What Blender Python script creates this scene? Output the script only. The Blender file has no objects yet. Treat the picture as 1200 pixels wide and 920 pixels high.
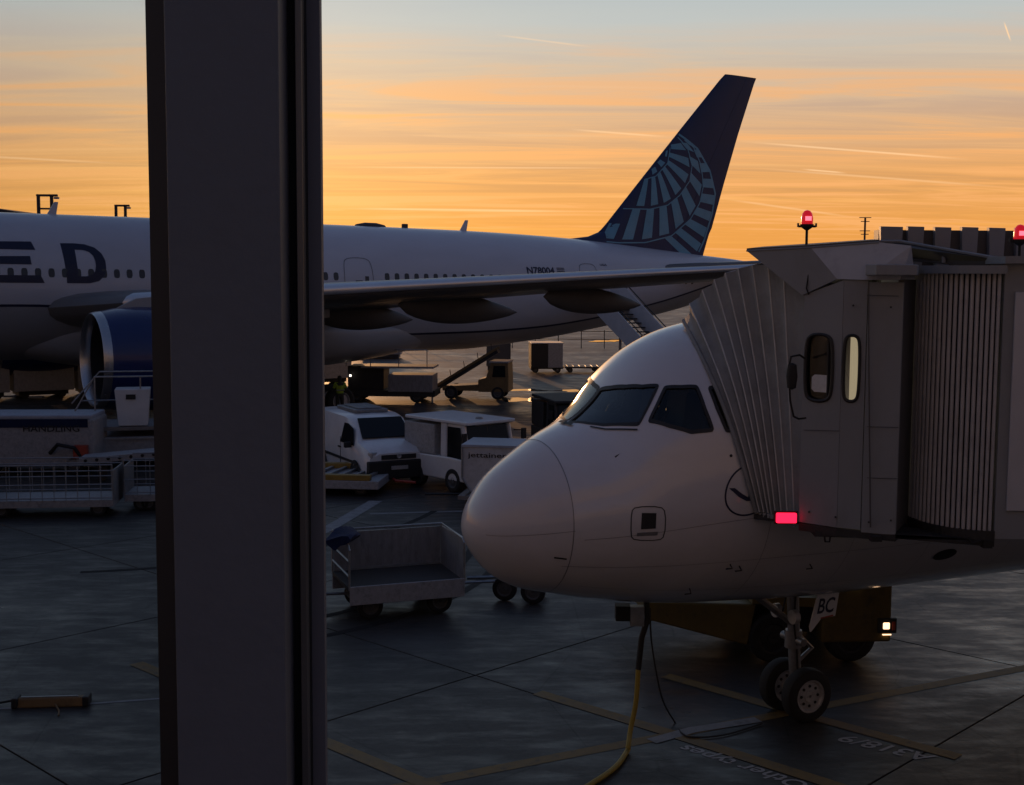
import bpy, bmesh, math, random
import numpy as np
from mathutils import Matrix, Vector
R = math.radians
random.seed(7)
sc = bpy.context.scene
col = sc.collection

# ------------------------------------------------------------ camera
EYE = Vector((0, 0, 6.2115)); FPX = 1483.46; PITCH = .0915; ROLL = .0057
cd = bpy.data.cameras.new('camera'); cam = bpy.data.objects.new('camera', cd); col.objects.link(cam)
cd.sensor_fit = 'HORIZONTAL'; cd.sensor_width = 36; cd.lens = FPX / 1200 * 36
cd.clip_start = .05; cd.clip_end = 4000
cam.matrix_world = Matrix.Translation(EYE) @ Matrix.Rotation(math.pi/2 - PITCH, 4, 'X') @ Matrix.Rotation(ROLL, 4, 'Z')
sc.camera = cam
CM = cam.matrix_world.to_3x3()
def ray(u, v):
    return CM @ Vector(((u-600)/FPX, -(v-460)/FPX, -1))
def at(u, v, Y):
    d = ray(u, v); return EYE + d*(Y/d.y)
def gr(u, v, z=0):
    d = ray(u, v); return EYE + d*((z-EYE.z)/d.z)

# ------------------------------------------------------------ sky, sun, exposure
SUN_AZ, SUN_EL = R(-11), R(5.2)           # azimuth measured from straight ahead, to the left
sun_dir = Vector((math.sin(SUN_AZ)*math.cos(SUN_EL), math.cos(SUN_AZ)*math.cos(SUN_EL), math.sin(SUN_EL)))
sl = bpy.data.lights.new('sun', 'SUN'); sl.energy = 2.0; sl.angle = R(.6); sl.color = (1, .52, .22)
so = bpy.data.objects.new('sun', sl); col.objects.link(so); so.rotation_euler = sun_dir.to_track_quat('Z', 'Y').to_euler()
so.location = (-60, 60, 40)
vs = sc.view_settings; vs.view_transform = 'Standard'; vs.look = 'None'; vs.exposure = 0; vs.gamma = 1; vs.use_curve_mapping = False

W = bpy.data.worlds.new('World'); sc.world = W; W.use_nodes = True
nt = W.node_tree; N = nt.nodes; L = nt.links; N.clear()
def nd(t, **k):
    n = N.new(t)
    for a, b in k.items(): setattr(n, a, b)
    return n
def mth(op, a, b=None, c=None, clamp=False):
    n = nd('ShaderNodeMath', operation=op, use_clamp=clamp)
    for i, x in enumerate((a, b, c)):
        if x is None: continue
        if isinstance(x, (int, float)): n.inputs[i].default_value = x
        else: L.new(x, n.inputs[i])
    return n.outputs[0]
def vdot(v, d):
    n = nd('ShaderNodeVectorMath', operation='DOT_PRODUCT'); L.new(v, n.inputs[0]); n.inputs[1].default_value = d; return n.outputs['Value']
def smooth(x, a, b):
    n = nd('ShaderNodeMapRange', interpolation_type='SMOOTHSTEP'); L.new(x, n.inputs[0])
    n.inputs[1].default_value = a; n.inputs[2].default_value = b; return n.outputs[0]
def cmix(f, a, b, blend='MIX'):
    n = nd('ShaderNodeMix', data_type='RGBA', blend_type=blend)
    if isinstance(f, (int, float)): n.inputs[0].default_value = f
    else: L.new(f, n.inputs[0])
    for i, x in ((6, a), (7, b)):
        if isinstance(x, tuple): n.inputs[i].default_value = (*x, 1)
        else: L.new(x, n.inputs[i])
    return n.outputs[2]
def ramp(x, stops):
    n = nd('ShaderNodeValToRGB'); L.new(x, n.inputs[0]); e = n.color_ramp.elements
    while len(e) < len(stops): e.new(.5)
    for q, (p, c) in zip(e, stops): q.position = p; q.color = (*c, 1)
    return n.outputs[0]
tc = nd('ShaderNodeTexCoord'); nrm = nd('ShaderNodeVectorMath', operation='NORMALIZE'); L.new(tc.outputs['Generated'], nrm.inputs[0])
D = nrm.outputs[0]
sep = nd('ShaderNodeSeparateXYZ'); L.new(D, sep.inputs[0])
zz = mth('MAXIMUM', sep.outputs[2], 0.0)
west = ramp(zz, [(0, (.90, .36, .068)), (.04, (.94, .395, .085)), (.08, (.90, .43, .14)), (.125, (.79, .505, .29)),
                 (.158, (.70, .56, .41)), (.192, (.57, .61, .585)), (.26, (.42, .52, .58)), (.5, (.14, .2, .32)), (1, (.055, .085, .17))])
east = ramp(zz, [(0, (.14, .13, .165)), (.12, (.165, .15, .19)), (.3, (.125, .135, .20)), (.7, (.07, .095, .18)), (1, (.055, .085, .17))])
az = vdot(D, (math.sin(R(-8)), math.cos(R(-8)), 0))
base = cmix(smooth(az, -.35, .75), east, west)
# cirrus: streaks on a high flat layer, seen in perspective
inv = mth('DIVIDE', 1.0, mth('ADD', zz, .045))
cv = nd('ShaderNodeCombineXYZ'); L.new(mth('MULTIPLY', sep.outputs[0], inv), cv.inputs[0]); L.new(mth('MULTIPLY', sep.outputs[1], inv), cv.inputs[1])
mp = nd('ShaderNodeMapping'); L.new(cv.outputs[0], mp.inputs[0]); mp.inputs['Rotation'].default_value = (0, 0, R(-20)); mp.inputs['Scale'].default_value = (.20, .85, 1)
n1 = nd('ShaderNodeTexNoise'); L.new(mp.outputs[0], n1.inputs[0]); n1.inputs['Scale'].default_value = 1.9; n1.inputs['Detail'].default_value = 9; n1.inputs['Roughness'].default_value = .62; n1.inputs['Distortion'].default_value = .9
mp2 = nd('ShaderNodeMapping'); L.new(cv.outputs[0], mp2.inputs[0]); mp2.inputs['Rotation'].default_value = (0, 0, R(7)); mp2.inputs['Scale'].default_value = (.16, 2.2, 1); mp2.inputs['Location'].default_value = (3, 5, 0)
n2 = nd('ShaderNodeTexNoise'); L.new(mp2.outputs[0], n2.inputs[0]); n2.inputs['Scale'].default_value = 1.0; n2.inputs['Detail'].default_value = 8; n2.inputs['Roughness'].default_value = .6
fade = smooth(zz, .205, .11)
cl1 = mth('MULTIPLY', mth('MULTIPLY', smooth(n1.outputs[0], .47, .62), fade), .9)
cl2 = mth('MULTIPLY', mth('MULTIPLY', smooth(n2.outputs[0], .5, .68), fade), .5)
dk = mth('MULTIPLY', mth('MULTIPLY', smooth(n1.outputs[0], .52, .34), smooth(zz, .015, .08)), mth('MULTIPLY_ADD', fade, .6, .12))
cloudcol = cmix(.85, base, (1.08, .50, .17), 'MIX')
bright = cmix(1.0, base, (1.2, 1.3, 1.35), 'MULTIPLY')
b1 = cmix(cl1, base, cloudcol)
b2 = cmix(cl2, b1, bright)
sky = cmix(dk, b2, cmix(1.0, base, (.78, .82, 1.0), 'MULTIPLY'))
# contrails: thin arcs of great circles
for (u0, v0, u1, v1, wd, st) in [(858, 165, 1150, 188, .0011, .55), (660, 151, 790, 161, .0011, .45), (936, 198, 995, 203, .0009, .6), (1176, 24, 1185, 50, .0008, .8),
                                 (575, 40, 700, 56, .0010, .28), (380, 244, 690, 248, .0013, .5), (380, 196, 745, 197, .0010, .35), (-200, 174, 170, 193, .0012, .35), (840, 232, 1010, 256, .0012, .3), (870, 196, 1200, 221, .0012, .3)]:
    a, b = ray(u0, v0).normalized(), ray(u1, v1).normalized()
    n = a.cross(b).normalized(); m = (a+b).normalized(); h = a.dot(m); tng = n.cross(m)
    dist = mth('ABSOLUTE', vdot(D, n)); half = math.sin(math.acos(min(1, h)))
    mask = mth('MULTIPLY', smooth(dist, wd, wd*.15), smooth(mth('ABSOLUTE', vdot(D, tng)), half, half*.35))
    mask = mth('MULTIPLY', mth('MULTIPLY', mask, smooth(vdot(D, m), .5, .6)), st)
    sky = cmix(mask, sky, (1.25, .80, .42))
glow = mth('POWER', mth('MAXIMUM', vdot(D, tuple(sun_dir)), 0.0), 130.0)
gcol = cmix(mth('MULTIPLY', glow, 1.0), (0, 0, 0), (.10, .06, .015))
sky = cmix(1.0, sky, gcol, 'ADD')
ns = nd('ShaderNodeTexSky', sky_type='NISHITA', sun_disc=False); ns.sun_elevation = SUN_EL; ns.sun_rotation = SUN_AZ; ns.dust_density = 2.0
bg = nd('ShaderNodeBackground'); L.new(sky, bg.inputs[0]); bg.inputs[1].default_value = .97
bg2 = nd('ShaderNodeBackground'); L.new(ns.outputs[0], bg2.inputs[0]); bg2.inputs[1].default_value = .004
ad = nd('ShaderNodeAddShader'); L.new(bg.outputs[0], ad.inputs[0]); L.new(bg2.outputs[0], ad.inputs[1])
wo = nd('ShaderNodeOutputWorld'); L.new(ad.outputs[0], wo.inputs[0])

# ------------------------------------------------------------ helpers
def mat(name, c, rough=.5, metal=0, var=.12, scale=3, bump=0, coat=0, dirt=0, dirtcol=(.03, .028, .025), emit=None, es=0, spec=.5, bscale=60, stretch=None, cior=1.5, crough=.06):
    m = bpy.data.materials.new(name); m.use_nodes = True; t = m.node_tree; p = t.nodes['Principled BSDF']
    p.inputs['Roughness'].default_value = rough; p.inputs['Metallic'].default_value = metal
    p.inputs['Specular IOR Level'].default_value = spec; p.inputs['Coat Weight'].default_value = coat; p.inputs['Coat Roughness'].default_value = crough; p.inputs['Coat IOR'].default_value = cior
    tcn = t.nodes.new('ShaderNodeTexCoord'); vec = tcn.outputs['Object']
    if stretch:
        mm = t.nodes.new('ShaderNodeMapping'); t.links.new(vec, mm.inputs[0]); mm.inputs['Scale'].default_value = stretch; vec = mm.outputs[0]
    nz = t.nodes.new('ShaderNodeTexNoise'); t.links.new(vec, nz.inputs[0]); nz.inputs['Scale'].default_value = scale; nz.inputs['Detail'].default_value = 7; nz.inputs['Roughness'].default_value = .6
    mr = t.nodes.new('ShaderNodeMapRange'); t.links.new(nz.outputs[0], mr.inputs[0]); mr.inputs[1].default_value = .25; mr.inputs[2].default_value = .75
    mr.inputs[3].default_value = 1-var; mr.inputs[4].default_value = 1+var
    mx = t.nodes.new('ShaderNodeMix'); mx.data_type = 'RGBA'; mx.blend_type = 'MULTIPLY'; mx.inputs[0].default_value = 1; mx.inputs[6].default_value = (*c, 1); t.links.new(mr.outputs[0], mx.inputs[7])
    out = mx.outputs[2]
    if dirt:
        n3 = t.nodes.new('ShaderNodeTexNoise'); t.links.new(vec, n3.inputs[0]); n3.inputs['Scale'].default_value = scale*1.7; n3.inputs['Detail'].default_value = 8; n3.inputs['Roughness'].default_value = .7
        r3 = t.nodes.new('ShaderNodeMapRange'); t.links.new(n3.outputs[0], r3.inputs[0]); r3.inputs[1].default_value = .5; r3.inputs[2].default_value = .72; r3.inputs[4].default_value = dirt
        m3 = t.nodes.new('ShaderNodeMix'); m3.data_type = 'RGBA'; t.links.new(r3.outputs[0], m3.inputs[0]); t.links.new(out, m3.inputs[6]); m3.inputs[7].default_value = (*dirtcol, 1); out = m3.outputs[2]
    t.links.new(out, p.inputs['Base Color'])
    rr = t.nodes.new('ShaderNodeMapRange'); t.links.new(nz.outputs[0], rr.inputs[0]); rr.inputs[3].default_value = max(.02, rough-.12*rough); rr.inputs[4].default_value = min(1, rough+.2*rough); t.links.new(rr.outputs[0], p.inputs['Roughness'])
    if bump:
        n4 = t.nodes.new('ShaderNodeTexNoise'); t.links.new(vec, n4.inputs[0]); n4.inputs['Scale'].default_value = bscale; n4.inputs['Detail'].default_value = 5
        bp = t.nodes.new('ShaderNodeBump'); bp.inputs['Strength'].default_value = bump; bp.inputs['Distance'].default_value = .02; t.links.new(n4.outputs[0], bp.inputs['Height']); t.links.new(bp.outputs[0], p.inputs['Normal'])
    if emit:
        p.inputs['Emission Color'].default_value = (*emit, 1); p.inputs['Emission Strength'].default_value = es
    return m
def tag(o, label=None, cat=None, group=None, kind=None):
    for k, x in (('label', label), ('category', cat), ('group', group), ('kind', kind)):
        if x: o[k] = x
    return o
def empty(name, loc=(0, 0, 0), rz=0, label=None, cat=None, group=None):
    o = bpy.data.objects.new(name, None); col.objects.link(o); o.location = loc; o.rotation_euler = (0, 0, rz); o.empty_display_size = .2
    return tag(o, label, cat, group)
def obj_of(name, me, parent=None):
    o = bpy.data.objects.new(name, me); col.objects.link(o); o.parent = parent; return o
def copy_tree(o, parent=None):
    c = o.copy(); col.objects.link(c); c.parent = parent
    for ch in list(o.children): copy_tree(ch, c)
    return c
class MB:
    def __init__(s): s.v = []; s.f = []
    def add(s, vs, fs):
        o = len(s.v); s.v += [tuple(float(x) for x in p) for p in vs]; s.f += [tuple(i+o for i in f) for f in fs]; return s
    def box(s, c, d, rz=0, ry=0, rx=0):
        M = Matrix.Translation(c) @ Matrix.Rotation(rz, 4, 'Z') @ Matrix.Rotation(ry, 4, 'Y') @ Matrix.Rotation(rx, 4, 'X')
        p = [M @ Vector((x*d[0]/2, y*d[1]/2, z*d[2]/2)) for x in (-1, 1) for y in (-1, 1) for z in (-1, 1)]
        return s.add(p, [(0, 1, 3, 2), (4, 6, 7, 5), (0, 4, 5, 1), (2, 3, 7, 6), (0, 2, 6, 4), (1, 5, 7, 3)])
    def cyl(s, a, b, r, r2=None, n=14, cap=True):
        a, b = Vector(a), Vector(b); r2 = r if r2 is None else r2
        z = (b-a).normalized(); x = z.orthogonal().normalized(); y = z.cross(x)
        vs = [a+(x*math.cos(k*2*math.pi/n)+y*math.sin(k*2*math.pi/n))*r for k in range(n)] + [b+(x*math.cos(k*2*math.pi/n)+y*math.sin(k*2*math.pi/n))*r2 for k in range(n)]
        fs = [(k, (k+1) % n, n+(k+1) % n, n+k) for k in range(n)]
        if cap: fs += [tuple(range(n-1, -1, -1)), tuple(range(n, 2*n))]
        return s.add(vs, fs)
    def tube(s, pts, r, n=7, closed=False):
        pts = [Vector(p) for p in pts]; m = len(pts); vs = []; up = None
        for i, p in enumerate(pts):
            t = (pts[(i+1) % m]-pts[i-1]) if closed else (pts[min(i+1, m-1)]-pts[max(i-1, 0)])
            t.normalize()
            if up is None: up = t.orthogonal().normalized()
            up = (up - t*up.dot(t)).normalized(); b = t.cross(up)
            vs += [p+(up*math.cos(k*2*math.pi/n)+b*math.sin(k*2*math.pi/n))*r for k in range(n)]
        fs = []
        for i in range(m if closed else m-1):
            j = (i+1) % m
            fs += [(i*n+k, i*n+(k+1) % n, j*n+(k+1) % n, j*n+k) for k in range(n)]
        if not closed: fs += [tuple(range(n-1, -1, -1)), tuple((m-1)*n+k for k in range(n))]
        return s.add(vs, fs)
    def prism(s, poly, ext):
        poly = [Vector(p) for p in poly]; e = Vector(ext); n = len(poly)
        return s.add(poly+[p+e for p in poly], [tuple(range(n-1, -1, -1)), tuple(range(n, 2*n))] + [(k, (k+1) % n, n+(k+1) % n, n+k) for k in range(n)])
    def slab(s, poly, th):
        poly = [Vector(p) for p in poly]; nn = (poly[1]-poly[0]).cross(poly[2]-poly[0]).normalized()
        return s.prism(poly, -nn*th)
    def loft(s, rings, closed=True, capa=True, capb=True):
        n = len(rings[0]); o = []
        for i in range(len(rings)-1):
            for k in range(n if closed else n-1):
                o.append((i*n+k, i*n+(k+1) % n, (i+1)*n+(k+1) % n, (i+1)*n+k))
        if capa: o.append(tuple(range(n-1, -1, -1)))
        if capb: o.append(tuple((len(rings)-1)*n+k for k in range(n)))
        return s.add([p for r in rings for p in r], o)
    def lathe(s, prof, o=(0, 0, 0), ax='x', n=32, caps=False):
        rings = []
        for a, r in prof:
            ring = []
            for k in range(n):
                c, q = r*math.cos(k*2*math.pi/n), r*math.sin(k*2*math.pi/n)
                ring.append((o[0]+a, o[1]+c, o[2]+q) if ax == 'x' else (o[0]+c, o[1]+a, o[2]+q) if ax == 'y' else (o[0]+c, o[1]+q, o[2]+a))
            rings.append(ring)
        return s.loft(rings, True, caps, caps)
    def build(s, name, m, parent=None, smooth=False, bevel=0, ang=35):
        me = bpy.data.meshes.new(name); me.from_pydata(s.v, [], s.f); me.materials.append(m)
        bm = bmesh.new(); bm.from_mesh(me); bmesh.ops.recalc_face_normals(bm, faces=bm.faces); bm.to_mesh(me); bm.free()
        if smooth:
            me.polygons.foreach_set('use_smooth', [True]*len(me.polygons)); me.set_sharp_from_angle(angle=R(ang))
        o = obj_of(name, me, parent)
        if bevel:
            b = o.modifiers.new('b', 'BEVEL'); b.width = bevel; b.segments = 2; b.limit_method = 'ANGLE'
        return o
def box(name, m, parent, c, d, rz=0, ry=0, rx=0, bevel=0): return MB().box(c, d, rz, ry, rx).build(name, m, parent, bevel=bevel)
def text(name, s, m, parent, fn, w, h, bold=.012):
    """a line of lettering filling w x h, its flat points sent through fn(x, y)"""
    cu = bpy.data.curves.new(name, 'FONT'); cu.body = s; cu.resolution_u = 3; cu.offset = bold; o = bpy.data.objects.new(name, cu); col.objects.link(o)
    dg = bpy.context.evaluated_depsgraph_get(); me = bpy.data.meshes.new_from_object(o.evaluated_get(dg)); bpy.data.objects.remove(o); bpy.data.curves.remove(cu)
    P = [v.co.copy() for v in me.vertices]; x0, x1 = min(p.x for p in P), max(p.x for p in P); y0, y1 = min(p.y for p in P), max(p.y for p in P)
    for v in me.vertices: v.co = fn((v.co.x-x0)/(x1-x0)*w, (v.co.y-y0)/(y1-y0)*h)
    me.materials.clear(); me.materials.append(m); me.name = name
    return obj_of(name, me, parent)
def wheel(parent, c, r, w, tm, rm, axis='y', bolts=False, name='wheel'):
    """tyre with a rim set into its outer face; axis is the axle direction"""
    pr = [(-w/2, r*.62), (-w/2, r*.86), (-w*.38, r*.97), (-w*.2, r), (w*.2, r), (w*.38, r*.97), (w/2, r*.86), (w/2, r*.62), (-w/2, r*.62)]
    o = MB().lathe(pr, c, axis, 28).build(name, tm, parent, True)
    q = [(-w*.40, .02), (-w*.42, r*.22), (-w*.34, r*.24), (-w*.30, r*.5), (-w*.44, r*.56), (-w*.46, r*.63), (w*.46, r*.63), (w*.44, r*.56), (w*.30, r*.5), (w*.42, r*.22), (w*.40, .02)]
    b = MB().lathe(q, c, axis, 28)
    b.build('rim', rm, o, True)
    for k in range(8 if bolts else 0):
        t = k*math.pi/4; p = (c[0]+r*.37*math.cos(t), c[1]-w*.3, c[2]+r*.37*math.sin(t))
        MB().cyl(p, (p[0], p[1]-w*.06, p[2]), r*.06, n=6).build('bolt', tm, o)
    return o
# ------------------------------------------------------------ materials
M = {}
M['fus'] = mat('white_aircraft_paint', (.56, .55, .575), .38, 0, .05, .8, coat=1, cior=1.7, crough=.13, dirt=.22, dirtcol=(.42, .40, .38), stretch=(1, 1, 2.2))
M['radome'] = mat('radome_paint', (.53, .515, .54), .42, 0, .05, 1.1, coat=.7, dirt=.1, dirtcol=(.4, .38, .36))
M['fus7'] = mat('white_airliner_paint', (.53, .555, .62), .36, 0, .06, .35, coat=.3, dirt=.12, dirtcol=(.42, .42, .44), stretch=(1, 1, 3))
M['belly'] = mat('grey_belly_paint', (.34, .35, .37), .42, 0, .1, .4, coat=.15, dirt=.25, dirtcol=(.16, .155, .15), stretch=(.5, 1, 2))
M['wing'] = mat('grey_wing_paint', (.17, .168, .168), .42, 0, .12, .5, coat=.1, dirt=.25, dirtcol=(.15, .14, .13))
M['pod'] = mat('shaded_fairing_paint', (.10, .098, .098), .5, 0, .12, .8, dirt=.3, dirtcol=(.06, .055, .05))  # wing grey made darker to stand in for shade below the wing
M['slat'] = mat('bare_leading_edge', (.72, .72, .74), .28, .85, .08, 1)
M['navy'] = mat('navy_paint', (.012, .023, .085), .45, 0, .15, 1.2, coat=.05)
M['nacelle'] = mat('blue_nacelle_paint', (.010, .024, .13), .28, 0, .15, .7, coat=.5)
M['letter'] = mat('navy_lettering', (.012, .016, .05), .45, 0, .1)
M['globe'] = mat('pale_blue_globe_paint', (.12, .34, .48), .4, 0, .12, 1.5, coat=.2)
M['chrome'] = mat('polished_lip', (.55, .55, .56), .25, .9, .08, 2)
M['black'] = mat('black_rubber', (.012, .012, .013), .7, 0, .2, 6)
M['seal'] = mat('window_seal', (.016, .016, .018), .55, 0, .1, 6)
M['tyre'] = mat('tyre_rubber', (.014, .014, .015), .8, 0, .25, 8, bump=.2, dirt=.3, dirtcol=(.04, .038, .035))
M['rim'] = mat('grey_wheel_rim', (.40, .40, .41), .45, .3, .15, 9, dirt=.4, dirtcol=(.05, .045, .04))
M['uld'] = mat('container_panel', (.50, .50, .51), .5, .1, .12, 3, dirt=.35, dirtcol=(.12, .11, .1))
M['steel'] = mat('grey_steel', (.22, .22, .23), .45, .6, .2, 5, dirt=.3)
M['darksteel'] = mat('dark_steel', (.035, .035, .038), .55, .4, .2, 5, dirt=.3)
M['galv'] = mat('galvanised_steel', (.30, .31, .32), .45, .7, .2, 7, dirt=.25)
M['white'] = mat('white_vehicle_paint', (.62, .63, .65), .35, 0, .08, 2, coat=.4, dirt=.15, dirtcol=(.2, .19, .18))
M['whited'] = mat('worn_white_paint', (.30, .30, .31), .55, 0, .18, 8, dirt=.5, dirtcol=(.07, .065, .06))
M['alu'] = mat('scuffed_aluminium_panel', (.25, .25, .26), .5, .35, .2, 6, dirt=.6, dirtcol=(.08, .075, .07), stretch=(1.6, 1.6, .4))
M['yellow'] = mat('yellow_machine_paint', (.27, .17, .03), .5, 0, .15, 3, dirt=.45)
M['tug'] = mat('grimy_tug_yellow', (.13, .09, .022), .6, 0, .2, 3, dirt=.6)
M['ochre'] = mat('rusty_yellow_paint', (.17, .105, .04), .6, 0, .25, 3, dirt=.5, dirtcol=(.06, .03, .015))
M['blue'] = mat('blue_tarpaulin', (.012, .020, .06), .85, 0, .3, 5, bump=.5, bscale=12, spec=.15)
M['glass'] = mat('dark_vehicle_glass', (.010, .012, .014), .08, 0, .05, 2, spec=.2)
M['vrim'] = mat('dull_vehicle_rim', (.09, .09, .092), .55, .4, .2, 9, dirt=.4)
M['cabin'] = mat('cabin_window_pane', (.028, .028, .032), .18, 0, .1, 2, coat=.4)
M['wood'] = mat('worn_plywood_deck', (.045, .04, .036), .7, 0, .3, 4, dirt=.4, stretch=(3, .5, 1))
M['hivis'] = mat('yellow_green_vest', (.30, .42, .03), .7, 0, .15, 12)
M['trouser'] = mat('dark_workwear', (.035, .035, .03), .8, 0, .2, 12)
M['skin'] = mat('skin', (.30, .17, .11), .6, 0, .1, 9)
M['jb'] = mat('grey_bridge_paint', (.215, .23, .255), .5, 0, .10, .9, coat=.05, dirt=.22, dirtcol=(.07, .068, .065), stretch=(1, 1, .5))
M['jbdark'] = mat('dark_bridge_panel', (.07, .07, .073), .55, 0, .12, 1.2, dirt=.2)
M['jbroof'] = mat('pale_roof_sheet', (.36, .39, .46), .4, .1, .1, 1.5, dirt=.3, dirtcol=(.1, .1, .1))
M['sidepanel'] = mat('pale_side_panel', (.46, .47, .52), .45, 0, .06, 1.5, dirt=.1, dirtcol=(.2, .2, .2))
M['canopy'] = mat('grey_canopy_fabric', (.22, .228, .235), .75, 0, .25, 1.6, bump=.35, bscale=14, dirt=.3, dirtcol=(.05, .05, .048))
M['canopyedge'] = mat('canopy_edge_webbing', (.50, .50, .50), .5, .1, .2, 5)
M['slatm'] = mat('grey_curtain_slat', (.42, .415, .43), .42, .1, .12, 3, dirt=.25)
M['redlamp'] = mat('lit_red_lamp', (.5, .01, .02), .3, 0, .1, 20, emit=(1, .012, .05), es=2.6)
M['reddome'] = mat('red_beacon_dome', (.45, .01, .02), .25, 0, .1, 20, emit=(1, .01, .03), es=.45)
M['redcore'] = mat('beacon_core', (.8, .3, .3), .3, 0, .1, 20, emit=(1, .12, .17), es=2.4)
M['head'] = mat('lit_headlamp', (.8, .75, .6), .2, 0, .1, 20, emit=(1, .62, .34), es=2.6)
M['smalllamp'] = mat('small_white_lamp', (.8, .8, .8), .2, 0, .1, 20, emit=(1, .85, .7), es=3)
M['facelamp'] = mat('facade_lamp_lens', (.8, .8, .8), .2, 0, .1, 20, emit=(1, .93, .85), es=60)
M['cream'] = mat('glowing_cream_wall', (.6, .52, .36), .6, 0, .05, 3, emit=(1, .82, .5), es=.42)  # emission on the wall stands in for the cab's room light
M['paper'] = mat('paper_notice', (.62, .62, .62), .8, 0, .15, 20)
M['frame'] = mat('anthracite_frame', (.105, .105, .115), .5, 0, .06, 12, bump=.05)
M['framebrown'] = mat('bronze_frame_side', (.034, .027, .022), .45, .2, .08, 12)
M['bead'] = mat('dark_bead', (.05, .05, .055), .7, 0, .06, 12, spec=.2)
M['bead2'] = mat('anthracite_bead', (.115, .112, .125), .6, 0, .06, 12)
M['facade'] = mat('grey_facade_cladding', (.26, .26, .27), .6, 0, .1, .5, dirt=.2)
M['gasket'] = mat('black_gasket', (.004, .004, .004), .8, 0, .1, 12)
M['alustrip'] = mat('brushed_trim_strip', (.12, .115, .11), .35, .5, .1, 6)
M['yline'] = mat('worn_yellow_marking', (.17, .105, .026), .65, 0, .22, 3, dirt=.8, dirtcol=(.045, .043, .04))
M['wline'] = mat('worn_white_marking', (.20, .20, .21), .65, 0, .22, 2.5, dirt=.75, dirtcol=(.05, .05, .05))
M['wtext'] = mat('white_ground_lettering', (.34, .34, .35), .65, 0, .2, 2.5, dirt=.5, dirtcol=(.06, .06, .06))
M['rubber'] = mat('rubber_marks', (.020, .0195, .0195), .8, 0, .3, 3, dirt=.9, dirtcol=(.036, .035, .035), spec=.2)
M['hose'] = mat('yellow_hose', (.30, .22, .03), .55, 0, .15, 9)
M['building'] = mat('far_dark_roof', (.05, .045, .05), .7, 0, .15, .2)
M['redpaint'] = mat('red_paint', (.35, .05, .03), .5, 0, .2, 5)
gl = bpy.data.materials.new('clear_window_glass'); gl.use_nodes = True; gl.node_tree.nodes.clear()
tr = gl.node_tree.nodes.new('ShaderNodeBsdfTransparent'); tr.inputs[0].default_value = (.95, .95, .96, 1)
go = gl.node_tree.nodes.new('ShaderNodeOutputMaterial'); gl.node_tree.links.new(tr.outputs[0], go.inputs[0]); M['pane'] = gl
gl2 = gl.copy(); gl2.name = 'tinted_window_glass'; gl2.node_tree.nodes['Transparent BSDF'].inputs[0].default_value = (.91, .915, .925, 1); M['pane2'] = gl2
def aglass(name, tint, rough, ior=1.5):
    m = bpy.data.materials.new(name); m.use_nodes = True; t = m.node_tree; t.nodes.clear()
    a = t.nodes.new('ShaderNodeBsdfTransparent'); a.inputs[0].default_value = (*tint, 1)
    g = t.nodes.new('ShaderNodeBsdfGlossy'); g.inputs['Roughness'].default_value = rough
    nz = t.nodes.new('ShaderNodeTexNoise'); nz.inputs['Scale'].default_value = 3; mr = t.nodes.new('ShaderNodeMapRange'); mr.inputs[3].default_value = rough*.6; mr.inputs[4].default_value = rough*1.6
    t.links.new(nz.outputs[0], mr.inputs[0]); t.links.new(mr.outputs[0], g.inputs['Roughness'])
    f = t.nodes.new('ShaderNodeFresnel'); f.inputs[0].default_value = ior
    x = t.nodes.new('ShaderNodeMixShader'); t.links.new(f.outputs[0], x.inputs[0]); t.links.new(a.outputs[0], x.inputs[1]); t.links.new(g.outputs[0], x.inputs[2])
    o = t.nodes.new('ShaderNodeOutputMaterial'); t.links.new(x.outputs[0], o.inputs[0]); return m
M['cabglass'] = aglass('cab_glass', (.8, .8, .8), .03)
M['water'] = mat('standing_water', (.02, .02, .022), .035, 0, .1, 3, spec=.5)
M['cockpit'] = aglass('cockpit_glass', (.66, .70, .72), .03)
M['wscreen'] = aglass('coated_windshield_glass', (.40, .46, .48), .07, 2.0)

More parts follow.
